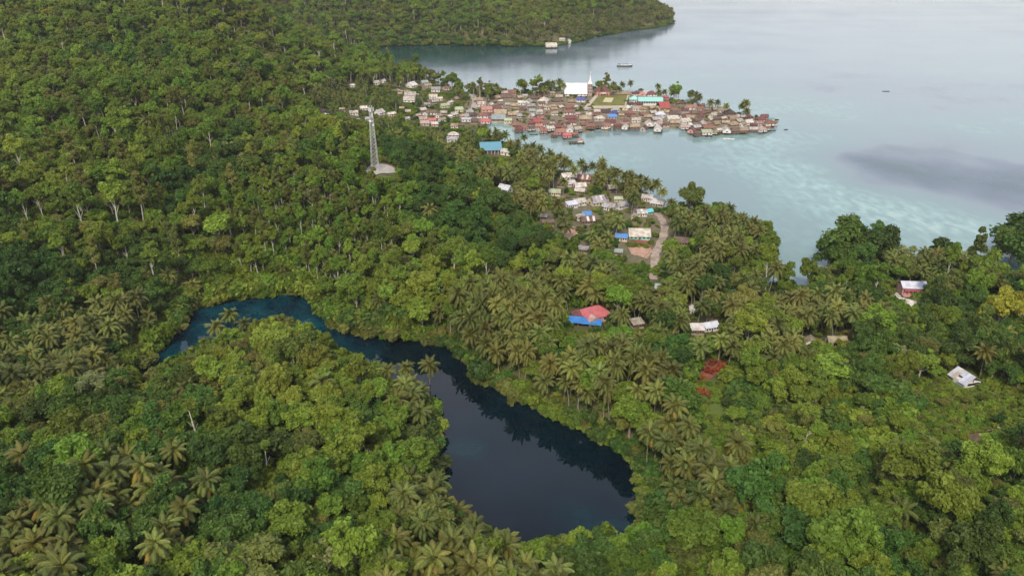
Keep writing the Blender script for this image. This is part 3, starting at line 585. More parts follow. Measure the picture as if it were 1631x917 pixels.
def blocked(px, py, d, rx, X, Y, grow=1.0):
    """true where a crown would stand on a building, road or clearing or hide it from the road it faces"""
    r = np.zeros(len(px), bool)
    for k, (cx, cy, w, h) in enumerate(CLEAR):
        r |= (np.abs(px - cx) < w + rx * .55) & (np.abs(py - cy) < h + rx * .5) & (d < CD[k] + 14)
    return r
P = np.concatenate([jitter(95, 330, 5.2), jitter(330, 700, 6.0), jitter(700, 2300, 8.6)])
P = P[on_land(P)]
X, Y = P[:, 0], P[:, 1]; Z = height(X, Y)
px, py, dd = proj(X, Y, Z + 9)
k = (px > -110) & (px < 1745) & (py < 1010) & (py > -60)
X, Y, Z, px, py, dd = (a[k] for a in (X, Y, Z, px, py, dd))
# skip trees that the terrain hides for good
vis = np.ones(len(X), bool)
for t in np.linspace(.25, .97, 22):
    vis &= (CAM_H + (Z + 16 - CAM_H) * t) > height(X * t, Y * t) + 1
X, Y, Z, px, py, dd = (a[vis] for a in (X, Y, Z, px, py, dd))
u = rng.random(len(X)); fld = nz1(X + 900, Y, 55) * .6 + nz2(X + 900, Y, 21) * .4
palm = anyin(px, py, PALM_PX) & (u < .75) | (fld > .80) & (u < .35) & (Z < 30) | (u > .985)
openv = anyin(px, py, OPEN_PX); tall = inside(px, py, TALL_PX) & (u < .75); dark = anyin(px, py, DARK_PX); light = anyin(px, py, LIGHT_PX)
vil = inside(px, py, BLOCK_PX) & (Y > 560) & (Y < 1180); neck = inside(px, py, NECK_PX) & (Y > 560) & (Y < 1180)
u2 = rng.random(len(X))
kind = np.where(palm, 'palm', np.where(tall, 'tall', np.where(dark & (u2 < .8), 'dark', np.where(light & (u2 < .55), 'light',
    np.where(fld < .36, 'dark', np.where(fld > .62, 'light', np.where(u2 < .55, 'mid', np.where(u2 < .72, 'olive', np.where(u2 < .86, 'dark', np.where(u2 < .985, 'light', 'pale')))))))))).astype('<U8')
hill = (Y > 330) & ~palm & ~tall & ~dark; r4 = rng.random(len(X))
kind[hill & (kind == 'dark') & (fld > .27)] = 'mid'; kind[hill & (kind == 'mid') & (fld > .5) & (r4 < .6)] = 'light'; kind[hill & (r4 > .86)] = 'tall'  # lighter tree kinds stand in for the stronger light on the hills
kind[(kind == 'pale') & (Y > 330) & (rng.random(len(X)) < .5)] = 'tall'
kind[vil & (rng.random(len(X)) < .55)] = 'palm'; palm = kind == 'palm'
dcst = dist(X, Y, COAST); cst = (dcst < 26) & (px > 735) & (py < 345) & (Y > 480) & ~palm; kind[cst] = 'palm'; palm = kind == 'palm'
lowf = (py > 640) & ~palm & ~openv; r3 = rng.random(len(X))
kind[lowf & (kind == 'light') & (r3 < .55)] = 'mid'; kind[lowf & (kind == 'mid') & (r3 > .6)] = 'dark'  # darker tree kinds stand in for the dimmer light on the foreground
S = rng.uniform(.5, 1.15, len(X)) * np.where(rng.random(len(X)) < .11, 1.42, 1.0); S[palm] = rng.uniform(.82, 1.12, palm.sum())
S[tall] = rng.uniform(.7, 1.05, tall.sum()); S = np.where(Y > 700, S * 1.12, S); smallv = inside(px, py, SMALL_PX); S[smallv & ~palm] *= .68
kind[smallv & (kind == 'dark') & (u < .6)] = 'light'
open_keep = (~openv | (rng.random(len(X)) < .12)) & (~inside(px, py, SMALL_PX) | palm | (rng.random(len(X)) < .62)); S[openv] *= .62
vil_keep = (~vil | (rng.random(len(X)) < .42)) & (~neck | (rng.random(len(X)) < .5)); S[vil] *= .5; S[neck] *= .66
sp = np.where(cst, rng.random(len(X)) < .34, np.where(palm, (rng.random(len(X)) < .74) | (dist(X, Y, LAKE) < 30), True))
PH = rng.uniform(.7, 1.4, len(X)); nl = (dist(X, Y, LAKE) < 34) & (X > -25) & (Y > 205); PH[nl] = rng.uniform(1.15, 1.75, nl.sum())
px, py, _d = proj(X, Y, Z + np.where(palm, 9.3 * PH, np.where(kind == 'tall', 12.5 * S, 8.6 * S)))
rx = 4.4 * S * F / dd
wat = inside(px, py - rx * .8, VISW) & (px < 420) | inside(px, py - rx * .45, VISW) | inside(px, py, VISW)
keep = ~wat & open_keep & vil_keep & sp & ~blocked(px, py, dd, rx, X, Y)
X, Y, Z, px, py, dd, kind, S, rx, PH = (a[keep] for a in (X, Y, Z, px, py, dd, kind, S, rx, PH))
ROT = rng.uniform(0, 6.283, len(X))

# ---------------------------------------------------------------- words for where a tree stands
SPOTS = [(450,620,"on the wooded tongue inside the lake bend"),(90,860,'in the bottom left corner palm grove'),(70,700,'on the slope above the bottom palm grove'),(110,540,"in the grove at the lake's left arm"),
    (330,700,'on the slope left of the dark pool'),(570,800,'just left of the lower pool'),(780,890,'at the foot of the lower pool'),(960,890,"at the pool's bottom right corner"),(1070,740,'on the right bank of the lower pool'),(860,600,'between the dark pool and the red house'),
    (1000,600,'below the red-roofed house'),(1250,680,'right of the red leafed patch'),(1250,830,'on the slope right of the pool'),(1480,840,'in the bottom right corner'),(1560,690,'beside the bare brown clearing'),(1420,590,'left of the abandoned grey shed'),
    (1580,560,'uphill of the abandoned grey shed'),(1230,520,'in the palm belt below the coast'),(1350,400,'on the mangrove shore by the turquoise shallows'),(1450,430,'behind the pink house'),(1120,380,'on the palm spit beside the gravel road'),(930,440,'left of the end of the gravel road'),
    (680,420,'on the slope above the dark channel'),(450,380,'in the tall stand above the dark lake'),(250,420,"upslope of the lake's left arm"),(100,350,'high on the left hillside'),(620,320,'in front of the lattice tower'),(350,880,'by the bottom edge left of the pool'),(200,640,'below the left arm of the lake')]
spx = np.array([s[0] for s in SPOTS]); spy = np.array([s[1] for s in SPOTS])
def spot(x, y): return SPOTS[int(np.argmin(np.hypot(spx - x, spy - y)))][2]
WORDS = {'mid': 'mid green round-crowned tree', 'dark': 'dark green dense-crowned tree', 'light': 'light green lobed-crown tree', 'olive': 'olive green broad tree', 'tall': 'tall slim tree with columnar crown', 'pale': 'pale cream-flecked broadleaf tree',
    'gold': 'golden yellow broad tree', 'slim': 'slender bare-stemmed tree with a tiny crown'}
PLUR = {'mid': 'mid green trees', 'dark': 'dark green trees', 'light': 'light green trees', 'olive': 'olive green trees', 'tall': 'columnar trees', 'pale': 'cream-flecked trees'}
def sizeword(s): return 'small' if s < .8 else 'large' if s > 1.08 else 'medium'
LABEL_N = {}
def add_tree(kind, x, y, z, s, rot, label, group, v=None):
    cm, tm, zc = FORMS[kind][random.randrange(len(FORMS[kind])) if v is None else v]
    nm = 'bush' if 'bush' in kind else 'broadleaf_tree'
    r = ob(nm, None, None, (x, y, z), (0, 0, rot), (s * random.uniform(.85, 1.18), s * random.uniform(.85, 1.18), s * random.uniform(.85, 1.22)))
    tag(r, label, 'bush' if 'bush' in kind else 'tree', group); r.empty_display_size = .5
    ob('crown' if 'bush' not in kind else 'foliage', cm, r)
    if tm: ob('trunk', tm, r)
    return r
def add_palm(x, y, z, s, rot, h, label, group, v, split):
    r = ob('palm_tree', None, None, (x, y, z), (random.gauss(0, .06), random.gauss(0, .06), rot)); r.empty_display_size = .5; tag(r, label, 'palm', group)
    ob('trunk', PALM_TRUNKS[v % 5], r, (0, 0, h), None, (s, s, h / 11 * 1.08))
    b_ = random.uniform(.72, 1.22); q_ = random.random(); c_ = (b_ * (.88 + .24 * q_), b_, b_ * (1 - .1 * q_), 1)
    if split:
        for n_, (me, mt) in enumerate(PALM_SETS[v % 4]):
            f = ob('frond', me, r); f.color = c_ if n_ < 21 or random.random() < .5 else (b_ * 1.6, b_ * 1.1, b_ * .9, 1); f.matrix_local = Matrix.Translation((0, 0, h)) @ Matrix.Scale(s, 4) @ mt
    else: ob('crown', PALM_CROWNS[v % 4], r, (0, 0, h), None, (s, s, s)).color = c_
    return r
inframe = (px > -8) & (px < 1639) & (py > -8) & (py < 935)
order = np.argsort(dd / S + np.where(inframe, 0, 1e5))
RANK = {}
def ranked():
    OR = ['leftmost', 'second from left', 'third from left', 'fourth from left', 'fifth from left', 'sixth from left', 'seventh from left', 'eighth from left', 'ninth from left', 'tenth from left', 'eleventh from left', 'twelfth from left', 'thirteenth from left', 'fourteenth from left', 'fifteenth from left', 'sixteenth from left', 'seventeenth from left', 'eighteenth from left', 'nineteenth from left', 'twentieth from left']
    for (pl, w), rs in RANK.items():
        if len(rs) < 2: continue
        rs.sort(key=lambda r: r[0])
        for i, (x, o) in enumerate(rs):
            if i == len(rs) - 1: o['label'] = f'rightmost of {pl} {w}'
            elif i < 20: o['label'] = f'{OR[i]} of {pl} {w}'
n_palm = n_tree = 0; single = np.zeros(len(X), bool)
MAXP, MAXT, SPLIT = 262, 286, 120
for i in order:
    if not inframe[i]: break
    w = spot(px[i], py[i])
    if kind[i] == 'palm':
        if n_palm >= MAXP: continue
        h = 9.5 * PH[i]; sw = 'short' if PH[i] < .9 else 'tall' if PH[i] > 1.15 else 'mature'; o_ = add_palm(X[i], Y[i], Z[i] - .3, S[i], ROT[i], h, f"{sw} coconut palm with drooping olive fronds {w}", 'coconut palms ' + w, int(i), n_palm < SPLIT)
        RANK.setdefault((sw + ' coconut palms', w), []).append((px[i], o_)); n_palm += 1; single[i] = True
    else:
        if n_tree >= MAXT: continue
        o_ = add_tree(kind[i], X[i], Y[i], Z[i] - .3, S[i], ROT[i], f"{sizeword(S[i])} {WORDS[kind[i]]} {w}", 'broadleaf trees ' + w); RANK.setdefault((sizeword(S[i]) + ' ' + PLUR[kind[i]], w), []).append((px[i], o_)); n_tree += 1; single[i] = True
ranked()

# the rest of the forest, the rest of the palms and the undergrowth: one object each, instanced on points
def joined(cm, tm, name, toph=None):
    V = []; Fc = []; mats = []; mi = []
    for me, dz in ((cm, toph or 0), (tm, toph or 0)):
        if me is None: continue
        k = len(V); V += [(v.co.x, v.co.y, v.co.z + dz) for v in me.vertices]; b0 = len(mats); mats += list(me.materials)
        Fc += [tuple(i + k for i in p.vertices) for p in me.polygons]; mi += [p.material_index + b0 for p in me.polygons]
    return bpy.data.objects.new(name, mesh(name, V, Fc, mats, mi))
def scatter(name, protos, pts, idx, rot, scl, label, cat):
    c = bpy.data.collections.new(name + ' forms')
    for k, p in enumerate(protos): p.name = f'form_{name}_{k:02d}'; c.objects.link(p)
    me = bpy.data.meshes.new(name); me.from_pydata(pts.tolist(), [], [])
    for nm, ty, val in (('pick', 'INT', idx.astype(np.int32)), ('turn', 'FLOAT_VECTOR', np.stack([rng.normal(0, .05, len(rot)), rng.normal(0, .05, len(rot)), rot], -1)), ('size', 'FLOAT_VECTOR', scl)):
        a = me.attributes.new(nm, ty, 'POINT'); a.data.foreach_set('vector' if ty == 'FLOAT_VECTOR' else 'value', np.asarray(val, np.int32 if ty == 'INT' else np.float32).ravel())
    o = ob(name, me); tag(o, label, cat, None, 'stuff')
    g = bpy.data.node_groups.new(name, 'GeometryNodeTree'); g.interface.new_socket('Geometry', in_out='INPUT', socket_type='NodeSocketGeometry'); g.interface.new_socket('Geometry', in_out='OUTPUT', socket_type='NodeSocketGeometry')
    gi, go = g.nodes.new('NodeGroupInput'), g.nodes.new('NodeGroupOutput'); ip = g.nodes.new('GeometryNodeInstanceOnPoints'); ci = g.nodes.new('GeometryNodeCollectionInfo')
    ci.inputs['Collection'].default_value = c; ci.inputs['Separate Children'].default_value = True; ci.inputs['Reset Children'].default_value = True; ip.inputs['Pick Instance'].default_value = True
    def at(nm, ty):
        n = g.nodes.new('GeometryNodeInputNamedAttribute'); n.data_type = ty; n.inputs[0].default_value = nm
        return [s for s in n.outputs if s.enabled and s.name == 'Attribute'][0]
    g.links.new(gi.outputs[0], ip.inputs['Points']); g.links.new(ci.outputs[0], ip.inputs['Instance']); g.links.new(at('pick', 'INT'), ip.inputs['Instance Index'])
    g.links.new(at('turn', 'FLOAT_VECTOR'), ip.inputs['Rotation']); g.links.new(at('size', 'FLOAT_VECTOR'), ip.inputs['Scale']); g.links.new(ip.outputs[0], go.inputs[0])
    md = o.modifiers.new('spread', 'NODES'); md.node_group = g
    return o
rest = ~single; pr = rest & (kind == 'palm'); tr = rest & (kind != 'palm')
scatter('palm_groves', [joined(PALM_CROWNS[k], PALM_TRUNKS[k], 'p', 10) for k in range(4)], np.stack([X, Y, Z - .3], -1)[pr], rng.integers(0, 4, pr.sum()), ROT[pr],
    np.stack([S[pr], S[pr], PH[pr] * .95], -1), 'countless more coconut palms farther off around the village and coast', 'palms')
kinds = ['mid', 'dark', 'light', 'olive', 'tall', 'pale']; start = {}; protos = []
for k_ in kinds: start[k_] = len(protos); protos += [joined(c_, t_, 'p') for c_, t_, _ in FORMS[k_]]
ix = np.array([start[a] + rng.integers(len(FORMS[a])) for a in kind[tr]])
scatter('rainforest', protos, np.stack([X, Y, Z - .3], -1)[tr], ix, ROT[tr], np.stack([S[tr] * rng.uniform(.82, 1.2, tr.sum()), S[tr] * rng.uniform(.82, 1.2, tr.sum()), S[tr] * rng.uniform(.8, 1.3, tr.sum())], -1), 'dense green rainforest canopy covering the hills and far headland', 'forest')
XO = jitter(150, 420, 2.0); ox, oy, _ = proj(XO[:, 0], XO[:, 1], height(XO[:, 0], XO[:, 1])); XO = XO[anyin(ox, oy, OPEN_PX)]
B = np.concatenate([XO, jitter(95, 420, 3.6), jitter(420, 900, 5.0), jitter(900, 2000, 9)]); B = B[on_land(B, -1, .2)]
def edge_pts(poly, y1, n, lo, hi, step):
    out = []
    for i in range(len(poly) - (0 if poly is LAKE else 1)):
        a, b_ = np.array(poly[i]), np.array(poly[(i + 1) % len(poly)]); L = np.hypot(*(b_ - a))
        if min(a[1], b_[1]) > y1 or L > 400: continue
        for s_ in np.arange(0, L, step):
            for _ in range(n): out.append(a + (b_ - a) * s_ / L + rng.uniform(lo, hi, 2))
    return np.array(out)
E = edge_pts(LAKE, 500, 3, -3.2, 3.2, 1.6); EC = edge_pts(COAST, 590, 2, -2.5, 2.5, 2.0); EF = edge_pts([p for p in COAST if p[1] > 1150 and p[0] > -400][:10], 2500, 2, -5, 5, 3)
E = np.concatenate([E[np.abs(dist(E[:, 0], E[:, 1], LAKE)) < 3.0], EC, EF]); B = np.concatenate([B, E]); isE = np.arange(len(B)) >= len(B) - len(E)
bz = height(B[:, 0], B[:, 1]); bx_, by_, bd = proj(B[:, 0], B[:, 1], bz + 1); k = (bx_ > -90) & (bx_ < 1720) & (by_ < 990) & (by_ > -40)
B, bz, bx_, by_, bd, isE = B[k], np.maximum(bz[k], .2), bx_[k], by_[k], bd[k], isE[k]
vil = (inside(bx_, by_, BLOCK_PX) & (B[:, 1] > 560))
CL2 = CLEAR.copy(); CLEAR[:, 2] *= .72; CLEAR[:, 3] *= .72
tx_, ty_, _ = proj(B[:, 0], B[:, 1], bz + 3)
k = ~inside(tx_, ty_, VISW) & ~blocked(bx_, by_, bd, 2 * F / bd, B[:, 0], B[:, 1]) & (~vil | (rng.random(len(B)) < .62)) & ((rng.random(len(B)) < .8) | (by_ > 400))
CLEAR = CL2
B, bz = B[k], bz[k]; opn = anyin(bx_[k], by_[k], OPEN_PX); plm = anyin(bx_[k], by_[k], PALM_PX) | (by_[k] > 255) & inside(bx_[k], by_[k], [(850,250),(1240,300),(1240,470),(1010,470),(850,360)])
bs = np.where(opn, rng.uniform(.35, .8, len(B)), np.where(plm | vil[k], rng.uniform(.6, 1.3, len(B)), rng.uniform(1.2, 2.5, len(B)))); bs[B[:, 1] > 900] *= 1.15; bs[vil[k]] *= .8; bs[isE[k]] *= 1.35; cs_ = isE[k] & (B[:, 1] > 480) & (B[:, 1] < 1150); bs[cs_] = rng.uniform(.5, 1.0, cs_.sum())
pick = np.clip((nz2(B[:, 0], B[:, 1], 30) * 4 + rng.normal(0, .9, len(B))).astype(int), 0, 3); pick[opn] = rng.choice([0, 1, 1, 2], opn.sum())
scatter('undergrowth', [bpy.data.objects.new('b', FORMS['bush'][k_][0]) for k_ in range(4)], np.stack([B[:, 0], B[:, 1], bz], -1), pick, rng.uniform(0, 6.3, len(B)), np.stack([bs, bs, bs * rng.uniform(.7, 1.3, len(B))], -1),
    'low green shrubs and creepers covering the ground between trees', 'undergrowth')
print('COUNTS palms', n_palm, 'trees', n_tree, 'rest palms', pr.sum(), 'rest trees', tr.sum(), 'bushes', len(B))

# ---------------------------------------------------------------- single trees the photograph picks out
def crown_tree(kind, x, y, s, label, group=None, v=0):
    zc = FORMS[kind][v][2] * s; X_, Y_, Z_, t = hit(x, y, zc); return add_tree(kind, X_, Y_, Z_ - .3, s, random.uniform(0, 6), label, group, v)
crown_tree('slim', 305, 652, 1.0, 'slender bare white-stemmed tree with tiny crown, standing alone on the tongue below the lake')
crown_tree('slim', 418, 700, .9, 'thin leaning pale-stemmed tree half way between bottom palm grove and pool')
crown_tree('slim', 100, 268, 1.0, 'thin white-stemmed tree on the left hillside near the dark crowns')
crown_tree('slim', 405, 820, .55, 'very small umbrella-topped sapling near the bottom edge')
crown_tree('slim', 468, 300, .9, 'slim pale-stemmed tree highest in the tall stand above the lake')
crown_tree('slim', 256, 345, .8, 'small slim-stemmed tree on the slope left of the tall stand')
crown_tree('slim', 530, 185, .9, 'slim pale-stemmed tree left of the lattice tower')
crown_tree('slim', 545, 235, .9, 'slim pale-stemmed tree just below and left of the tower top')
for x, y, s, l in [(1596,498,1.7,'golden yellow broad tree above the shed at the right edge'),(1625,492,1.3,'golden tree cut by the right edge beside the yellow one'),(1560,512,1.0,'smaller yellow-green tree left of the golden pair'),(1550,680,.0,''),(75,18,1.6,'broad tree in the far top left corner, sunlit yellow put into its leaves'),(25,20,1.5,'tree at the very top left corner, leaves coloured yellow for sunlight'),(1078,150,.62,'yellow-green tree behind the red-roofed village hall')]:  # the top left pair is coloured golden for a patch of sunlight
    if s: crown_tree('gold', x, y, s, l)
for x, y, s, l in [(1443,575,1.0,'cream-flowering tree left of the abandoned shed'),(830,497,.75,'pale blossoming tree left of the red-roofed house'),(1540,418,1.75,'large cream-leaved tree on the shore right of the pink house'),(1572,434,1.6,'cream-leaved tree just right of the large cream shore tree'),(1440,408,1.4,'pale cream tree among palms behind the pink house'),
    (946,418,.9,'pale round tree near the end of the gravel road'),(372,112,1.5,'pale emergent tree high on the hill left of the village'),(425,95,1.3,'cream-topped emergent tree on the ridge left of the inlet'),(455,110,1.1,'smaller cream-topped tree right of the cream ridge tree'),(368,240,1.1,'lone pale tree in the middle of the left hillside'),(1585,585,.6,'small tan bush-like tree above the abandoned shed')]:
    crown_tree('pale', x, y, s, l)
for x, y, s, v, l in [(1342,397,2.2,0,'biggest dark mangrove-like tree jutting into the turquoise shallows'),(1375,392,2.2,1,'dark shore tree right of the biggest mangrove-like tree'),(1405,398,1.9,0,'dark shore tree nearest the palms on the mangrove point'),(1399,366,.8,1,'small tuft-topped tree highest on the mangrove point'),(1320,410,1.5,1,'lowest dark tree at the left foot of the mangrove point'),
    (1622,375,2.4,0,'tall dark tree at the right edge over the shallows'),(1645,405,2.5,1,'dark tree below the tall one at the right edge'),(1612,400,1.8,1,'dark rounded tree leaning over the water at the right edge'),(1500,405,1.3,0,'dark rounded tree between palms behind the pink house'),(75,226,1.3,0,'nearly black crown on the left hillside'),(15,276,1.3,1,'nearly black crown at the left edge'),
    (1100,152,.95,0,'dark spreading tree right of the red-roofed hall in the village'),(1113,158,.7,1,'smaller dark tree beside the dark spreading village tree'),(1128,490,.95,0,'dark round tree behind the white house in the palm belt'),(1052,515,1.2,1,'big dark tree right of the pale shack roof'),(1062,555,1.1,0,'big dark tree below the pale shack roof'),
    (998,322,.0,0,''),(950,306,.75,0,'dark round tree in the palm hamlet'),(1000,318,.65,1,'dark round bush tree between hamlet roofs'),(978,392,.7,1,'dark bush tree below the blue tarpaulin roof'),(835,262,.7,1,'dark tree on the lagoon bank below the blue hall'),(905,872,.0,0,''),(940,880,1.15,1,'dense dark round tree below the pool, nearest the bottom edge'),(975,880,1.0,0,'dense tree right of the round tree below the pool'),
    (880,137,.6,0,'dark tree left of the church'),(892,140,.55,1,'dark bushy tree close to the white church wall'),(860,143,.6,0,'leafy tree on the far village shore'),(835,141,.6,1,'leafy tree at the village end nearest the jetty'),(852,166,.45,1,'dark little tree between grey roofs left of the church'),(692,126,.7,0,'dark shore tree at the village neck'),(703,128,.6,1,'second dark shore tree at the village neck'),(682,128,.7,1,'dark shore tree nearest the forest edge')]:
    if s: crown_tree('shore' if y < 180 or x > 1300 else 'dark', x, y, s * (.72 if y < 180 else 1), l, None, v)
crown_tree('light', 1075, 162, .7, 'bright yellow-green tree beside the red-roofed hall')
for k, (x, y) in enumerate([(1120,583),(1135,578),(1150,581),(1128,592),(1141,590),(1117,603),(1115,622),(1121,628)]):
    X_, Y_, Z_, t = hit(x, y, .8); add_tree('redbush', X_, Y_, Z_, random.uniform(.7, 1.1), random.uniform(0, 6), ['upper left orange-red shrub of the red patch', 'topmost orange-red shrub of the red patch', 'rightmost orange-red shrub of the red patch', 'middle left orange-red shrub of the red patch', 'middle right orange-red shrub of the red patch', 'lowest left orange-red shrub of the red patch', 'upper orange-red shrub of the small red spot below the patch', 'lower orange-red shrub of the small red spot below the patch'][k], 'red-leaved shrubs')

VP = [(826,133,'lone palm leaning over the far village shore'),(860,139,'left one of two palms left of the church'),(868,141,'right one of two palms left of the church'),(911,136,'dark palm in front of the white church roof'),(897,136,'palm at the left end of the church roof'),(793,142,'palm at the pink roofs near the jetty'),
    (992,134,'palm behind the long arcade building'),(974,139,'low palm right of the brick-red hall'),(1047,137,'tall palm behind the long turquoise roof'),(1050,147,'low palm under the tall palm behind the school'),(1058,146,'palm at the right end of the turquoise roof'),(1079,142,'tall palm above the yellow-green village tree'),
    (1143,163,'palm among roofs right of the village trees'),(1132,163,'dark low palm near the pale green roofs'),(1158,168,'palm left of the dark hip roof'),(1184,169,'lone tall palm rising behind the peninsula tip'),(1188,177,'low palm crown under the lone tall palm'),
    (777,215,'palm over the head of the lagoon'),(797,216,'round-headed palm on the lagoon bank above the blue hall'),(812,228,'palm right of the blue hall nearest its white annex'),(823,226,'middle palm of the bank right of the blue hall'),(834,219,'highest palm of the bank right of the blue hall'),(826,235,'lowest palm of the bank right of the blue hall'),
    (852,244,'lone star-shaped palm on the lagoon shore'),(866,258,'low palm right of the lone star-shaped palm'),(880,260,'first palm of the lagoon row right of the star-shaped palm'),(885,254,'taller second palm of the lagoon row'),(896,262,'third palm of the lagoon row'),(905,261,'fourth palm of the lagoon row'),(914,270,'last low palm of the lagoon row'),
    (933,268,'palm behind the hamlet with a thick dark crown'),(955,265,'palm whose head stands highest behind the hamlet'),(952,277,'palm just below the highest hamlet palm'),(958,288,'broad palm crown in the clump behind the hamlet'),(976,278,'left palm of the pair above the hamlet'),(986,274,'right palm of the pair above the hamlet'),(980,290,'palm under the pair above the hamlet'),
    (1004,277,'tall leaning palm at the hamlet shore'),(1018,284,'middle one of three palms at the hamlet shore'),(1029,288,'rightmost of three palms at the hamlet shore'),(1056,306,'low palm right of the white hamlet roofs'),(926,173,'thin palm between field and lagoon'),(898,290,'dark palm in the middle of the hamlet'),
    (365,500,'lone palm standing at the tip of the lake tongue'),(391,515,'second palm with spreading tan fronds beside the lone lake palm'),(343,522,'small palm left of the two lake palms'),(616,590,'pale palm on the neck between the lake basins'),(684,580,'right palm on the neck between the lake basins'),(648,585,'middle palm on the neck between the lake basins'),
    (698,770,'palm standing clear over the pool at its lower left shore'),(1433,425,'palm with yellow stem left of the pink house'),(1470,430,'palm just behind the pink house roof'),(1493,430,'golden palm right of the pink house'),(1413,425,'leftmost palm of the row behind the pink house')]
for k, (x, y, l) in enumerate(VP):
    h = {0: 9.5, 1: 11.5, 2: 10.5}[k % 3]; X_, Y_, Z_, t = hit(x, y, h)
    add_palm(X_, Y_, Z_ - .3, random.uniform(.88, 1.08), random.uniform(0, 6), h, l, None, k, y > 560)

# ---------------------------------------------------------------- houses
def slab(b, p, t, m=0):
    """a roof sheet: the quadrilateral or triangle p given a thickness t downwards"""
    n = len(p); v = [tuple(q) for q in p] + [(q[0], q[1], q[2] - t) for q in p]
    b.add(v, [tuple(range(n)), tuple(range(2 * n - 1, n - 1, -1))] + [(i, i + n, (i + 1) % n + n, (i + 1) % n) for i in range(n)], m)
def roof_parts(root, shape, w, d, h, rise, rk, z0, opt='', name='roof'):
    o = .45; W2, D2 = w / 2 + o, d / 2 + o; b = MB(); e = h - rise * o / (d / 2) * .8
    mats = [RM[rk]]
    if shape == 'g':
        slab(b, [(-W2, -D2, e), (W2, -D2, e), (W2, 0, h + rise), (-W2, 0, h + rise)], .14)
        slab(b, [(W2, D2, e), (-W2, D2, e), (-W2, 0, h + rise + .01), (W2, 0, h + rise + .01)], .14)
    elif shape == 'h':
        r = max(w / 2 - d / 2, w * .08)
        slab(b, [(-W2, -D2, e), (W2, -D2, e), (r, 0, h + rise), (-r, 0, h + rise)], .14); slab(b, [(W2, D2, e), (-W2, D2, e), (-r, 0, h + rise), (r, 0, h + rise)], .14)
        slab(b, [(W2, -D2, e), (W2, D2, e), (r, 0, h + rise)], .14); slab(b, [(-W2, D2, e), (-W2, -D2, e), (-r, 0, h + rise)], .14)
    elif shape == 's':
        slab(b, [(-W2, -D2, h + .1), (W2, -D2, h + .1), (W2, D2, h + rise * .8 + .1), (-W2, D2, h + rise * .8 + .1)], .14)
    else: slab(b, [(-W2, -D2, h + .2), (W2, -D2, h + .2), (W2, D2, h + .35), (-W2, D2, h + .35)], .16)
    ro = ob(name, b.me(name, *mats), root, (0, 0, z0))
    if shape in 'gh' and w > 6:
        b = MB(); r = W2 if shape == 'g' else max(w / 2 - d / 2, w * .08); b.box(-r, r, -.14, .14, h + rise - .05, h + rise + .1); ob('ridge_cap', b.me('ridge_cap', RM[rk]), ro)
    if 'P' in opt and shape == 'g':
        n = max(4, int(w / 1.6)); st = (2 * W2) / n
        for sd_ in (-1, 1):
            for i in range(n):
                if (i + (sd_ > 0)) % 2: continue
                x0 = -W2 + i * st; b = MB(); slab(b, [(x0, sd_ * D2 * .98, e + .05), (x0 + st * .8, sd_ * D2 * .98, e + .05), (x0 + st * .8, sd_ * .1, h + rise - .02), (x0, sd_ * .1, h + rise - .02)][::-sd_], .04)
                ob('roof_sheet', b.me('roof_sheet', RM['white' if i % 3 else 'brown']), ro)
    return ro
def openings(root, w, d, h, z0, n, side=-1, nd=1, mg=None):
    for i in range(n + nd):
        x = -w / 2 + w * (i + .5) / (n + nd); b = MB(); y = side * d / 2; isd = nd and i == (n + nd) // 2
        ww = min(.55, w / (n + nd) * .28); a, c = (0.05, min(2.05, h * .78)) if isd else (h * .34, h * .74)
        b.box(x - ww, x + ww, y - .06, y + .06, z0 + a, z0 + c); ob('door' if isd else 'window', b.me('door' if isd else 'window', M['door'] if isd else M['glass']), root)
def house(root, w, d, h, rise, shape, rk, wk, opt='', detail=1):
    z0 = 1.6 if 'S' in opt else .25
    b = MB(); b.box(-w / 2, w / 2, -d / 2, d / 2, z0, z0 + h)
    if shape == 'g':
        for s in (-1, 1):
            x = s * (w / 2 - .06); b.add([(x - .06, -d / 2, z0 + h), (x - .06, d / 2, z0 + h), (x - .06, 0, z0 + h + rise - .12), (x + .055, -d / 2, z0 + h), (x + .055, d / 2, z0 + h), (x + .055, 0, z0 + h + rise - .12)], [(0, 1, 2), (5, 4, 3), (0, 2, 5, 3), (1, 4, 5, 2)])
    if shape == 's': b.box(-w / 2, w / 2, d / 2 - .2, d / 2 - .01, z0 + h, z0 + h + rise * .7)
    if opt != 'F': ob('wall', b.me('wall', WM[wk]), root)
    roof_parts(root, shape, w, d, h, rise, rk, z0, opt)
    if 'S' in opt:
        b = MB(); b.box(-w / 2 - .8, w / 2 + .8, -d / 2 - 1.3, d / 2 + .2, z0 - .22, z0 - .02); ob('deck', b.me('deck', M['wood_dark']), root)
        pm = STILT
        for sx_ in (-1, 0, 1):
            for sy_ in (-1, 1): ob('stilt', pm, root, (sx_ * w * .46, sy_ * d * .5 - (.7 if sy_ < 0 else 0), z0 - .1))
    else:
        b = MB(); b.box(-w / 2 - .2, w / 2 + .2, -d / 2 - .25, d / 2 + .2, -1.6, z0 + .02); ob('footing', b.me('footing', M['concrete']), root)
    if 'F' not in opt:
        openings(root, w, d, h, z0, 2 if detail < 2 else 4)
        b = MB(); b.box(w / 2 - .05, w / 2 + .07, -d * .12, d * .12, z0 + h * .35, z0 + h * .75); ob('window', b.me('window', M['glass']), root)
        b = MB(); b.box(-w / 2 - .07, -w / 2 + .05, -d * .12, d * .12, z0 + h * .35, z0 + h * .75); ob('window', b.me('window', M['glass']), root)
b = MB(); b.box(-.12, .12, -.12, .12, -3.2, 0); STILT = b.me('stilt', M['wood_dark'])
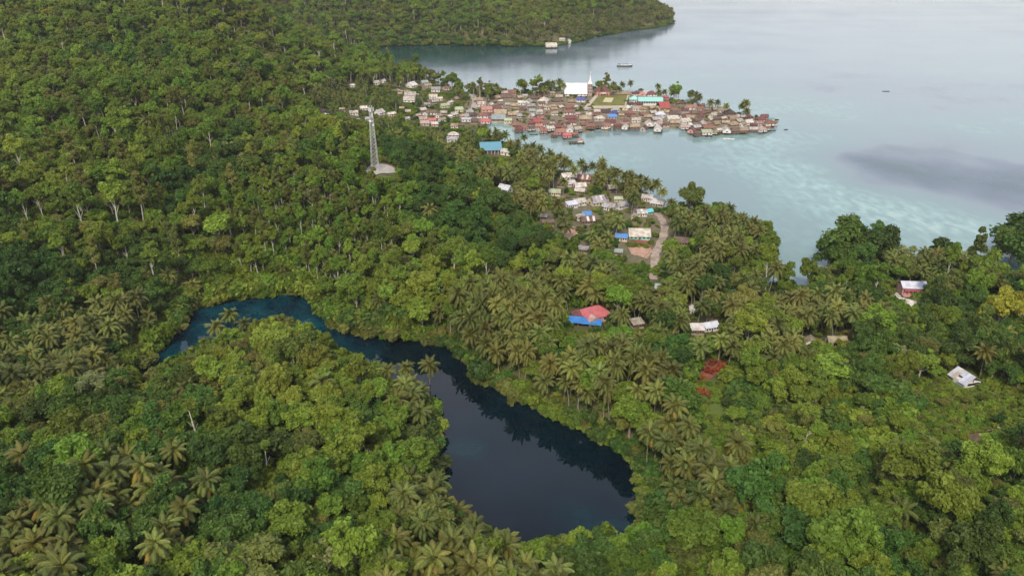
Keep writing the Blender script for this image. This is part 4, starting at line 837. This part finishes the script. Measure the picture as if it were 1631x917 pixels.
ORD = ['leftmost', 'second from left', 'third from left', 'fourth from left', 'fifth from left', 'sixth from left', 'seventh from left', 'eighth from left', 'ninth from left', 'tenth from left', 'eleventh from left', 'twelfth from left', 'thirteenth from left', 'fourteenth from left', 'fifteenth from left']
NUM = ['', 'one', 'two', 'three', 'four', 'five', 'six', 'seven', 'eight', 'nine', 'ten', 'eleven', 'twelve', 'thirteen', 'fourteen', 'fifteen', 'sixteen']
keyed = {}
def noun(r):
    area, x, y, w, rk, wk, rot, shp, opt = r
    rw = ROOFS[rk][2]
    n = {'h': f'{rw} hip-roofed ', 'g': f'{rw}-roofed ', 's': f'{rw} lean-to-roofed ', 'f': f'{rw} flat-roofed '}[shp]
    return n + ('stilt house' if 'S' in opt else 'house') if w > 9 or 'S' in opt else n + 'hut'
for r in H: keyed.setdefault((r[0], noun(r)), []).append(r)
for (area, nn), rs in keyed.items():
    rs.sort(key=lambda r: r[1])
    for i, r in enumerate(rs):
        _, x, y, wp, rk, wk, rot, shp, opt = r
        if len(rs) == 1: lab = f'{nn} with {WALLS[wk][1]} walls {area}'
        else: lab = f'{"rightmost" if i == len(rs) - 1 and i > 1 else ORD[i]} of {NUM[len(rs)]} {nn}s {area}'
        if len(lab.split()) > 16: lab = lab.replace(' village', '').replace('dense ', '').replace(' the ', ' ')
        h = 2.3 if wp * hit(x, y, 4)[3] / F > 6 else 2.0
        X_, Y_, Z_, t = hit(x, y, 3.6 + (1.3 if 'S' in opt else 0)); w = wp * t / F * .96; d = max(3.2, w * random.uniform(.62, .78))
        if abs(rot) > 55: w, d = max(w * 1.15, 4.5), w * .95
        root = ob('house', None, None, (X_, Y_, max(Z_, 0)), (0, 0, R(rot))); root.empty_display_size = .5
        tag(root, lab, 'house', 'houses ' + area)
        house(root, w, d, h, d * random.uniform(.30, .42), shp, rk, wk, opt, 2 if 'W' in opt or y > 290 else 1)

# ---------------------------------------------------------------- landmark buildings
def place(name, x, y, h, label, cat, rot=0, group=None):
    X_, Y_, Z_, t = hit(x, y, h); o = ob(name, None, None, (X_, Y_, max(Z_, 0)), (0, 0, R(rot))); o.empty_display_size = 1; tag(o, label, cat, group); return o, t / F
def sub(root, name, boxes, m):
    b = MB()
    for q in boxes: b.box(*q)
    return ob(name, b.me(name, m), root)
# church
c, k = place('church', 917, 143, 6, 'long white church with steep white roof on the far village shore', 'church', -3)
w = 35 * k
sub(c, 'wall', [(-w / 2, w / 2, -8.5, 8.5, -1, 3)], WM['w']); RM['church'] = M['roof_white_paint']; roof_parts(c, 'g', w, 18, 3, 10.5, 'church', 0)
for i in range(6): sub(c, 'window', [(-w / 2 + w * (i + .5) / 6 - .5, -w / 2 + w * (i + .5) / 6 + .5, -8.58, -8.4, .8, 2.2)], M['glass'])
c, k = place('church_steeple', 939.5, 141, 8, 'slim church tower with a white pointed spire between church and brick hall', 'church tower', 0)
sub(c, 'tower', [(-2.6, 2.6, -2.6, 2.6, -1, 13), (-3, 3, -3, 3, 12.9, 13.5)], solid('tower_plaster', (.42, .33, .29), .9, .25, .8))
b = MB(); b.add([(-2.5, -2.5, 13.5), (2.5, -2.5, 13.5), (2.5, 2.5, 13.5), (-2.5, 2.5, 13.5), (-1, -1, 17), (1, -1, 17), (1, 1, 17), (-1, 1, 17), (0, 0, 25)], [(0,1,5,4),(1,2,6,5),(2,3,7,6),(3,0,4,7),(4,5,8),(5,6,8),(6,7,8),(7,4,8)]); ob('spire', b.me('spire', M['white']), c)
sub(c, 'cross', [(-.12, .12, -.1, .1, 24.6, 27.5), (-.8, .8, -.09, .09, 26.1, 26.4)], M['white'])
for z in (3, 6.5, 10):
    for x in (-1.2, 1.2): sub(c, 'louvre', [(x - .5, x + .5, -2.68, -2.5, z, z + 1.8)], M['glass'])
# brick hall
c, k = place('brick_hall', 959, 147, 5, 'brick-red hip-roofed hall with pink pillared front at the top of the field', 'hall', 4); w = 22 * k
sub(c, 'wall', [(-w / 2, w / 2, -6.5, 6.5, -1, 7)], solid('wall_brick_pink', (.42, .20, .17), .9, .25, .8)); roof_parts(c, 'h', w, 13, 7, 5.6, 'maroon', 0)
for i in range(5): sub(c, 'pillar', [(-w / 2 + w * (i + .5) / 5 - .3, -w / 2 + w * (i + .5) / 5 + .3, -7.3, -6.7, -1, 6.6)], WM['p'])
sub(c, 'porch', [(-2.8, 2.8, -8.6, -6.6, 4.6, 5.6)], WM['w']); openings(c, w * .8, 13.1, 4.2, .4, 4)
c, k = place('arcade_building', 986, 150, 2.5, 'long low cream arcaded building along the top of the field', 'building', -2); w = 34 * k
house(c, w, 7, 3, 1.6, 'g', 'tan', 'c', '', 2)
for i in range(9): sub(c, 'pillar', [(-w / 2 + w * (i + .5) / 9 - .25, -w / 2 + w * (i + .5) / 9 + .25, -4.6, -4.2, -.5, 3.0)], WM['c'])
sub(c, 'veranda_roof', [(-w / 2, w / 2, -5.0, -3.7, 2.8, 2.95)], RM['rust'])
# school
c, k = place('school_building', 1035.5, 160, 5, 'long school building with turquoise roof and white walls', 'school', -2); w = 38 * k
sub(c, 'wall', [(-w / 2, w / 2, -5, 5, -1.5, 5.2)], WM['w']); roof_parts(c, 'g', w, 12.5, 5.2, 3.4, 'turq', 0)
for i in range(10):
    x = -w / 2 + w * (i + .5) / 10; sub(c, 'window', [(x - .75, x + .75, -5.08, -4.9, 2.6, 4.4)], M['glass']); sub(c, 'pillar', [(x - 1.45, x - 1.2, -5.9, -5.6, -1.5, 4.6)], WM['w'])
c, k = place('school_wing', 1010, 157, 4, 'short building with pale green roof beside the long turquoise school', 'school', -4); w = 14 * k
sub(c, 'wall', [(-w / 2, w / 2, -4, 4, -1, 3.6)], WM['w']); roof_parts(c, 'h', w, 9, 3.6, 3, 'turq', 0); openings(c, w, 8, 3.6, 0, 3)
c, k = place('village_hall', 1056.5, 168, 6, 'tall hall with bright red roof and cream walls right of the school', 'hall', 12); w = 16.5 * k
sub(c, 'wall', [(-w / 2, w / 2, -5.5, 5.5, -1.5, 4.6)], WM['c']); roof_parts(c, 'g', w, 13, 4.6, 5.2, 'red', 0); openings(c, w, 11, 4.4, 0, 4)
# blue hall by the lagoon
c, k = place('lagoon_hall', 781, 234, 4.5, 'large hall with sky blue roof and pinkish walls at the lagoon head', 'hall', 6); w = 33 * k
sub(c, 'wall', [(-w / 2, w / 2, -6, 6, -2, 4)], WM['p']); roof_parts(c, 'g', w, 18, 4, 4.6, 'sky', 0); openings(c, w, 12, 3.8, 0, 6)
for i in range(7): sub(c, 'pillar', [(-w / 2 + w * i / 6 - .2, -w / 2 + w * i / 6 + .2, -9.2, -8.8, -2, 3.3)], WM['w'])
c, k = place('hall_annex', 808, 240, 3.5, 'small white-roofed annex right of the sky blue hall', 'house', -25); house(c, 9, 7, 3, 1.9, 'g', 'white', 'w', '', 1)
# red-roofed house with the blue awning
c, k = place('red_roofed_house', 948, 494, 4.5, 'red-roofed house with a rose pink gable in the palm grove', 'house', 24)
house(c, 12.5, 9.5, 3.2, 3.3, 'h', 'rose', 'p', '', 2)
b = MB(); b.box(-9.8, -6.3, -2.0, 4.2, -1.5, 2.6); ob('side_wing', b.me('side_wing', WM['p']), c)
b = MB(); slab(b, [(-10.3, -2.6, 2.6), (-5.6, -2.6, 2.9), (-5.6, 4.8, 4.0), (-10.3, 4.8, 3.7)], .14); ob('wing_roof', b.me('wing_roof', RM['maroon']), c)
b = MB(); b.box(-6.5, -1.2, -7.0, -4.8, -1.5, 2.9); b.add([(-6.7, -7.05, 2.9), (-1.0, -7.05, 2.9), (-3.85, -7.05, 4.9), (-6.7, -4.0, 3.0), (-1.0, -4.0, 3.0), (-3.85, -3.4, 4.9)], [(0, 1, 2), (0, 2, 5, 3), (1, 4, 5, 2)]); ob('porch_gable', b.me('porch_gable', RM['pink']), c)
c2, k = place('blue_awning', 931, 511, 2.6, 'long bright blue tarpaulin awning in front of the red-roofed house', 'awning', -14)
b = MB(); w = 15.5
for i in range(12):
    x0, x1 = -w / 2 + w * i / 12, -w / 2 + w * (i + 1) / 12; s0, s1 = (.12 * math.sin(i * 1.9), .12 * math.sin((i + 1) * 1.9)); slab(b, [(x0, -2.2, 1.9 + s0), (x1, -2.2, 1.9 + s1), (x1, 2.0, 3.1 + s1 * .4), (x0, 2.0, 3.1 + s0 * .4)], .05)
ob('tarpaulin', b.me('tarpaulin', solid('blue_tarpaulin', (.045, .20, .50), .6, .25, .5)), c2)
for x in (-7.4, -2.5, 2.5, 7.4): sub(c2, 'post', [(x - .08, x + .08, -2.1, -1.94, -1.5, 1.95)], M['wood'])
# pink house
c, k = place('pink_house', 1453, 456, 3.5, 'wide pink house with white roof near the mangrove shore', 'house', -4); w = 37 * k
sub(c, 'wall', [(-w / 2, w / 2, -3.6, 3.6, -1.5, 4.2)], WM['p']); roof_parts(c, 'g', w, 7.6, 4.2, 2.0, 'silver', 0)
sub(c, 'veranda_floor', [(-w / 2, w / 2, -6.0, -3.6, -1.5, .5)], WM['p']); sub(c, 'veranda_roof', [(-w / 2 + .4, w / 2 - 1, -5.6, -3.3, 3.1, 3.22)], RM['rose'])
for i in range(6): sub(c, 'pillar', [(-w / 2 + .3 + (w - 1.6) * i / 5 - .12, -w / 2 + .3 + (w - 1.6) * i / 5 + .12, -5.6, -5.36, .5, 3.1)], WM['p'])
openings(c, w, 7.2, 3.4, .5, 4)
# abandoned shed
c, k = place('abandoned_shed', 1538, 600, 2.6, 'abandoned grey gable shed with torn roof in the green clearing', 'shed', -74)
L_ = 4.4
b = MB(); b.box(-L_ + .3, L_ - .5, -3.6, 3.6, -2, 2.0); ob('wall', b.me('wall', WM['w']), c)
b = MB(); b.add([(-L_ + .35, -3.6, 2.0), (-L_ + .35, 3.6, 2.0), (-L_ + .35, 0, 4.5), (-L_ + .5, -3.6, 2.0), (-L_ + .5, 3.6, 2.0), (-L_ + .5, 0, 4.5)], [(0, 2, 1), (3, 4, 5), (0, 3, 5, 2), (1, 2, 5, 4)]); ob('gable', b.me('gable', WM['g']), c)
for s in (-1, 1):
    n = 5
    for i in range(n):
        x0, x1 = -L_ + 2 * L_ * i / n, -L_ + 2 * L_ * (i + 1) / n; b = MB(); dz = random.uniform(-.07, .05); y1 = s * (4.4 if (i, s) != (2, -1) else 2.2); z1 = 1.75 if (i, s) != (2, -1) else 3.2
        slab(b, [(x0, y1, z1 + dz), (x1 - .05, y1, z1 + dz), (x1 - .05, 0, 4.75 + dz), (x0, 0, 4.75 + dz)][::-s], .05); ob('roof_panel', b.me('roof_panel', RM['silver' if (i + s) % 4 else 'white']), c)
sub(c, 'opening', [(L_ - .52, L_ - .42, -2.6, 2.6, .9, 1.9)], M['glass'])  # dark panel stands in for the shade inside the shed
for x in (-L_ + .6, 0, L_ - .7): sub(c, 'rafter', [(x - .08, x + .08, -.1, .1, 2.0, 4.6)], M['wood_dark'])

# ---------------------------------------------------------------- lattice tower
X_, Y_, Z_, t = hit(598, 272, 0)
tw = ob('lattice_tower', None, None, (X_, Y_, Z_ + .3)); tag(tw, 'pale steel lattice mast on the hill above the lake', 'tower')
TH, B0, B1 = 40.0, 2.2, .75
def tw_r(z): return B0 + (B1 - B0) * min(1, z / (TH * .9))
def bar(name, p, q, r, parent, m=None):
    b = MB(); b.tube([p, q], r, 4); return ob(name, b.me(name, m or M['steel']), parent)
cn_ = [(-1, -1), (1, -1), (1, 1), (-1, 1)]
for cx, cy in cn_: bar('leg', (cx * B0, cy * B0, -1), (cx * B1, cy * B1, TH), .12, tw)
z = 0.0; lv = [0.0]
while z < TH - 2: z += max(2.0, tw_r(z) * 1.45); lv.append(min(z, TH))
for i in range(len(lv) - 1):
    a, c_ = lv[i], lv[i + 1]; ra, rb = tw_r(a), tw_r(c_)
    for j in range(4):
        (x0, y0), (x1, y1) = cn_[j], cn_[(j + 1) % 4]
        bar('cross_beam', (x0 * rb, y0 * rb, c_), (x1 * rb, y1 * rb, c_), .06, tw)
        bar('brace', (x0 * ra, y0 * ra, a), (x1 * rb, y1 * rb, c_), .06, tw); bar('brace', (x1 * ra, y1 * ra, a), (x0 * rb, y0 * rb, c_), .06, tw)
for k_, (a, z) in enumerate([(-90, 37.5), (30, 37.5), (150, 37.5), (-60, 34.5), (120, 33)]):
    b = MB(); b.box(-.25, .25, -.15, .15, -1.2, 1.2); ob('antenna_panel', b.me('antenna_panel', M['white']), tw, (math.cos(R(a)) * 1.6, math.sin(R(a)) * 1.6, z), (0, 0, R(a + 90)))
for a, z in ((-110, 31), (-50, 28.5)):
    b = MB(); b.tube([(0, 0, 0), (0, .35, 0)], [.75, .6], 12); ob('dish', b.me('dish', M['white']), tw, (math.cos(R(a)) * 1.7, math.sin(R(a)) * 1.9, z), (0, 0, R(a + 90)))
bar('lightning_rod', (0, 0, TH - .5), (0, 0, TH + 4), .07, tw)

# ---------------------------------------------------------------- laid ground: pads, roads, earth, field
def drape(name, pxpoly, m, z=.12, step=1.2, const=None):
    poly = [hit(*p)[:2] for p in pxpoly]; xs_ = [p[0] for p in poly]; ys_ = [p[1] for p in poly]
    ax = np.arange(min(xs_) - step, max(xs_) + step, step); ay = np.arange(min(ys_) - step, max(ys_) + step, step); gx_, gy_ = np.meshgrid(ax, ay, indexing='ij')
    rag = (nz3(gx_ * 7, gy_ * 7, 17) - .5) * step * 1.5
    ins = inside((gx_ + step / 2 + rag), (gy_ + step / 2 + rag), poly); gz_ = height(gx_, gy_) + z if const is None else np.full(gx_.shape, const)
    V = np.stack([gx_, gy_, gz_], -1).reshape(-1, 3); ny_ = len(ay); f = [(i * ny_ + j, (i + 1) * ny_ + j, (i + 1) * ny_ + j + 1, i * ny_ + j + 1) for i in range(len(ax) - 1) for j in range(ny_ - 1) if ins[i, j]]
    used = sorted({a for q in f for a in q}); mp_ = {a: i for i, a in enumerate(used)}
    o = ob(name, mesh(name, V[used].tolist(), [tuple(mp_[a] for a in q) for q in f], [m])); o['kind'] = 'structure'; return o
def strip(name, pxs, width, m, z=.16):
    pts = [np.array(hit(*p)[:2]) for p in pxs]; c = []
    for i in range(len(pts) - 1):
        for s in np.linspace(0, 1, 9)[:-1]: c.append(pts[i] * (1 - s) + pts[i + 1] * s)
    c.append(pts[-1]); c = np.array(c)
    for _ in range(4): c[1:-1] = (c[:-2] + c[1:-1] * 2 + c[2:]) / 4
    V, f = [], []; K = 5
    for i in range(len(c)):
        d = c[min(i + 1, len(c) - 1)] - c[max(i - 1, 0)]; d = d / np.hypot(*d); n_ = np.array([-d[1], d[0]]); ww = width * (1 + .15 * math.sin(i * .9))
        for j in range(K):
            p = c[i] + n_ * ww * (j / (K - 1) - .5); V.append((p[0], p[1], float(height(*p)) + z))
    for i in range(len(c) - 1):
        for j in range(K - 1): f.append((i * K + j, (i + 1) * K + j, (i + 1) * K + j + 1, i * K + j + 1))
    o = ob(name, mesh(name, V, f, [m])); o['kind'] = 'structure'; return o
drape('tower_pad', [(574,276),(598,280),(630,275),(632,270),(611,262),(590,264)], M['concrete'], .2, .8)
strip('gravel_road', ROAD_PX, 4.6, M['road']); drape('red_leafy_earth', [(1108,616),(1124,614),(1128,628),(1116,636),(1106,630)], M['red_soil'], .15, .7); strip('village_lane', LANE_PX, 7, M['road_wet']); strip('sandy_path', PATH_PX, 3.5, M['sand'])
drape('bare_clay', [(998,388),(1035,392),(1040,402),(1030,412),(1008,408)], M['clay'], .14); drape('red_earth', [(1003,381),(1040,383),(1038,396),(1010,391)], M['red_soil'], .2)
drape('red_leafy_earth', [(1110,578),(1150,571),(1166,580),(1160,590),(1138,600),(1124,612),(1108,606)], M['red_soil'], .15); drape('bare_soil', [(888,372),(912,362),(932,378),(905,392)], M['clay'], .14)
drape('bare_soil', [(1538,688),(1560,680),(1584,694),(1592,712),(1570,722),(1548,708)], M['dirt'], .15, .7); drape('bare_soil', [(870,318),(900,310),(905,330),(880,340)], M['soil'], .14)
drape('beach', [(788,74),(828,73),(832,70),(800,70)], M['sand'], .2, 2)
fc = [flat(x, y, 3.6) for x, y in [(939.5,168.7),(994.7,168.3),(1000.5,147.2),(957.5,147)]]; zf = max(float(height(*p)) for p in fc) + .35
def quad(name, pxs, m, z, th=1.2):
    c_ = [flat(x, y, z) for x, y in pxs]; b = MB(); b.add([(x, y, z) for x, y in c_] + [(x, y, z - th) for x, y in c_], [(0, 1, 2, 3), (0, 4, 5, 1), (1, 5, 6, 2), (2, 6, 7, 3), (3, 7, 4, 0)])
    me = b.me(name, m)
    o = ob(name, me); o['kind'] = 'structure'; return o
quad('field_edge', [(929,172.5),(996.5,171.5),(1003,145.5),(954,145)], M['sand'], zf, 2.0); quad('sports_field', [(939.5,168.7),(994.7,168.3),(1000.5,147.2),(957.5,147)], M['grass'], zf + .06, .05)
quad('court', [(960,162.5),(974,163.2),(977.5,156),(964,155.6)], M['field_sand'], zf + .12, .05)
X_, Y_ = flat(967, 149.5, zf); st = ob('stage', None, None, (X_, Y_, zf + .1)); tag(st, 'pale low stage at the top left of the sports field', 'stage'); sub(st, 'platform', [(-6, 6, -2.5, 2.5, 0, .8)], M['field_sand']); sub(st, 'steps', [(-1.5, 1.5, -3.6, -2.5, 0, .4)], M['field_sand'])

# ---------------------------------------------------------------- jetty, boats, raft, logs
def water_pt(x, y): a = flat(x, y, 0); return (a[0], a[1], 0)
jt = ob('jetty', None, None, water_pt(751, 147)); tag(jt, 'dark wooden jetty reaching from the village lane into the bay', 'jetty'); J0 = Vector(jt.location)
seg = [water_pt(750, 148), water_pt(760, 141), water_pt(768, 136.5), water_pt(787, 136.5)]
for a, c_ in zip(seg[:-1], seg[1:]):
    a, c_ = Vector(a) - J0, Vector(c_) - J0; d = (c_ - a); n_ = Vector((-d.y, d.x, 0)).normalized() * 1.3
    b = MB(); slab(b, [a - n_ + Vector((0, 0, 1.7)), c_ - n_ + Vector((0, 0, 1.7)), c_ + n_ + Vector((0, 0, 1.7)), a + n_ + Vector((0, 0, 1.7))], .25); ob('deck', b.me('deck', M['wood_dark']), jt)
    for i in range(int(d.length / 6) + 1):
        p = a + d * (i * 6 / d.length)
        for s in (-1, 1): b = MB(); b.box(-.15, .15, -.15, .15, -2, 1.8); ob('pile', b.me('pile', M['wood_dark']), jt, tuple(p + n_ * s * .85))
for x, y, l in ((777, 139, 'small dark hut on piles by the jetty end'), (764, 143, 'small dark boathouse beside the jetty')):
    o = ob('jetty_hut', None, None, water_pt(x, y)); tag(o, l, 'hut'); house(o, 4.5, 3.4, 2, 1, 'g', 'dark', 'b', 'S')
sh = ob('passenger_boat', None, None, water_pt(995, 106), (0, 0, R(-2))); tag(sh, 'white wooden passenger boat with dark hull alone on the bay', 'boat')
def hull(L, Wd, hgt, m, name, parent, z=0, bow=.4, sheer=.8):
    b = MB(); st_ = []
    for i in range(11):
        t_ = i / 10; x = -L / 2 + L * t_; wd = Wd / 2 * (.82 + .18 * min(1, t_ * 3)) * (1 if t_ < 1 - bow else math.sqrt(max(.002, 1 - ((t_ - 1 + bow) / bow) ** 2)))
        zz = hgt + sheer * max(0, t_ - .55) ** 2 * 4; st_ += [(x, -wd, zz + z), (x - .02 * L * t_, -wd * .6, z - .4), (x - .02 * L * t_, wd * .6, z - .4), (x, wd, zz + z)]
    f = [(i * 4 + k, (i + 1) * 4 + k, (i + 1) * 4 + k + 1, i * 4 + k + 1) for i in range(10) for k in range(3)] + [(i * 4 + 3, (i + 1) * 4 + 3, (i + 1) * 4, i * 4) for i in range(10)] + [(0, 1, 2, 3), (43, 42, 41, 40)]
    b.add(st_, f); return ob(name, b.me(name, m), parent)
hull(22, 4.6, 1.2, M['hull_dark'], 'hull', sh); hull(20, 4.3, 1.1, M['white'], 'upper_hull', sh, 1.0, .45, .6)
sub(sh, 'cabin', [(-5.5, 5.5, -1.7, 1.7, 2.0, 3.6)], M['white']); sub(sh, 'cabin_roof', [(-6, 6.4, -2.1, 2.1, 3.6, 3.8)], RM['grey']); sub(sh, 'wheelhouse', [(-9.3, -6.6, -1.6, 1.6, 1.8, 4.4)], RM['slate']); sub(sh, 'wheelhouse_roof', [(-9.7, -6.2, -1.9, 1.9, 4.4, 4.6)], RM['grey'])
for x in (-4, -2, 0, 2, 4): sub(sh, 'window', [(x - .6, x + .6, -1.76, -1.6, 2.6, 3.3)], M['glass'])
bar('mast', (6.8, 0, 1.5), (6.8, 0, 6), .1, sh, M['white']); bar('bowsprit', (10.2, 0, 2.4), (12.2, 0, 3.4), .12, sh, M['wood_dark'])
for x, y, L, l, rot in [(834,137,7,'small dark canoe off the far village shore',0),(912,217,8,'dark canoe just above the floating raft',-8),(1161,222,10,'pale long canoe below the village tip',-3),(1228,209,9,'dark canoe right of the village tip',4),(1411,146,8,'tiny dark boat alone far out on the open bay',-10),(850,215,8,'small dark boat near the rusty stilt rows',0),
    (1252,207,4,'tiny canoe farthest right of the village tip',20),(887,72,10,'dark boat moored at the headland shore',3)]:
    o = ob('canoe', None, None, water_pt(x, y), (0, 0, R(rot))); tag(o, l, 'canoe', 'small boats on the bay'); hull(L, 1.3, .55, M['white'] if 'pale' in l else M['hull_dark'], 'hull', o, 0, .5, .3)
    for s in (-1, 1): bar('outrigger', (-L * .3, s * 1.7, .15), (L * .3, s * 1.7, .15), .08, o, M['wood'])
    for x_ in (-L * .2, L * .2): bar('outrigger_arm', (x_, -1.7, .4), (x_, 1.7, .4), .05, o, M['wood']); sub(o, 'bench', [(x_ * .7 - .15, x_ * .7 + .15, -.5, .5, .5, .58)], M['wood'])
rf = ob('fish_raft', None, None, water_pt(918, 228), (0, 0, R(3))); tag(rf, 'floating fish cage raft with a small red-roofed hut in the lagoon', 'raft')
for i in range(5): sub(rf, 'beam', [(-7, 7, -4.5 + i * 2.1, -4.25 + i * 2.1, .1, .5)], M['wood_dark'])
for i in range(7): sub(rf, 'cross_beam', [(-7 + i * 2.3, -6.75 + i * 2.3, -4.6, 4.2, .5, .75)], M['wood'])
for i in range(4): sub(rf, 'float', [(-6.6 + i * 3.8, -5.2 + i * 3.8, -5.2, -4.5, 0, .8)], M['hull_dark'])
hu = ob('hut_wall', None, rf, (3.5, 1.2, .7)); 
sub(hu, 'wall_board', [(-2.2, 2.2, -1.6, 1.6, 0, 2)], WM['w']); b = MB(); slab(b, [(-2.6, -2.1, 1.95), (2.6, -2.1, 1.95), (2.6, 0, 2.9), (-2.6, 0, 2.9)], .1); slab(b, [(2.6, 2.1, 1.95), (-2.6, 2.1, 1.95), (-2.6, 0, 2.9), (2.6, 0, 2.9)], .1); ob('hut_roof', b.me('hut_roof', RM['coral']), hu)
# fallen pole and branches in the clearing
def log(p, q, r, l, name='fallen_log', m='bark_pale'):
    a, c_ = hit(*p), hit(*q); o = ob(name, None, None, (a[0], a[1], a[2])); tag(o, l, 'log'); d = Vector((c_[0] - a[0], c_[1] - a[1], c_[2] - a[2]))
    bar('stem', (0, 0, .8), tuple(d + Vector((0, 0, .8))), r, o, M[m]); return o
log((1557, 664), (1597, 690), .16, 'long straight white pole lying above the bare brown clearing', 'fallen_pole', 'white')
log((1516, 691), (1562, 684), .10, 'thin pale branch lying left of the bare brown clearing'); log((1560, 688), (1600, 692), .09, 'thin pale branch lying across the bare brown clearing')
# fence along the road
b = MB(); b.box(-.08, .08, -.08, .08, -.4, 1.2); PM = b.me('post', M['wood'])
fp = [hit(x, y) for x, y in [(1044,375),(1043,380),(1041,386),(1038,392),(1036,398),(1034,404),(1027,412),(1026,420),(1025,428),(1027,436)]]
fe = ob('roadside_fence', None, None, fp[0][:3]); tag(fe, 'pale post and rail fence along the left side of the gravel road', 'fence'); o0 = Vector(fp[0][:3])
for i, p in enumerate(fp):
    ob('post', PM, fe, tuple(Vector(p[:3]) - o0))
    if i: bar('rail', tuple(Vector(fp[i - 1][:3]) - o0 + Vector((0, 0, 1))), tuple(Vector(p[:3]) - o0 + Vector((0, 0, 1))), .07, fe, M['wood'])

# bare dead trees
def dead_tree(x, y, s, label, seed):
    g = random.Random(seed); X_, Y_, Z_, t = hit(x, y, 8 * s); r = ob('dead_tree', None, None, (X_, Y_, Z_)); tag(r, label, 'dead tree')
    b = MB(); b.tube([(0, 0, -1), (.3, .2, 5), (.1, .6, 10), (.4, .5, 13)], [.3, .24, .16, .05], 6); ob('trunk', b.me('trunk', M['bark_pale'], smooth=True), r, scale=(s, s, s))
    for k in range(7):
        a = g.uniform(0, 6.3); z = g.uniform(6, 12); L = g.uniform(1.5, 3.6); p = (.15, .4, z); q = (math.cos(a) * L * .6 + .15, math.sin(a) * L * .6 + .4, z + L * .35); e = (math.cos(a + .3) * L, math.sin(a + .3) * L + .4, z + L * .8)
        b = MB(); b.tube([p, q, e], [.12, .08, .03], 5); b.tube([q, (q[0] + math.cos(a - .8) * L * .4, q[1] + math.sin(a - .8) * L * .4, q[2] + L * .4)], [.06, .02], 4); ob('limb', b.me('limb', M['bark_pale']), r, scale=(s, s, s))
for k, (x, y, s, l) in enumerate([(393,612,.8,'bare pale dead tree on top of the wooded lake tongue'),(470,690,.7,'bare dead tree on the slope left of the pool'),(1283,705,.6,'cluster-limbed bare tree in the scrub below the red patch'),(583,740,.8,'leafless pale tree near the pool at its left side'),(140,395,.9,'leafless pale tree upslope of the left palm grove'),(700,470,.8,'leafless tree above the dark channel'),(1215,845,.8,'leafless tree on the slope at the bottom right')]): dead_tree(x, y, s, l, k)
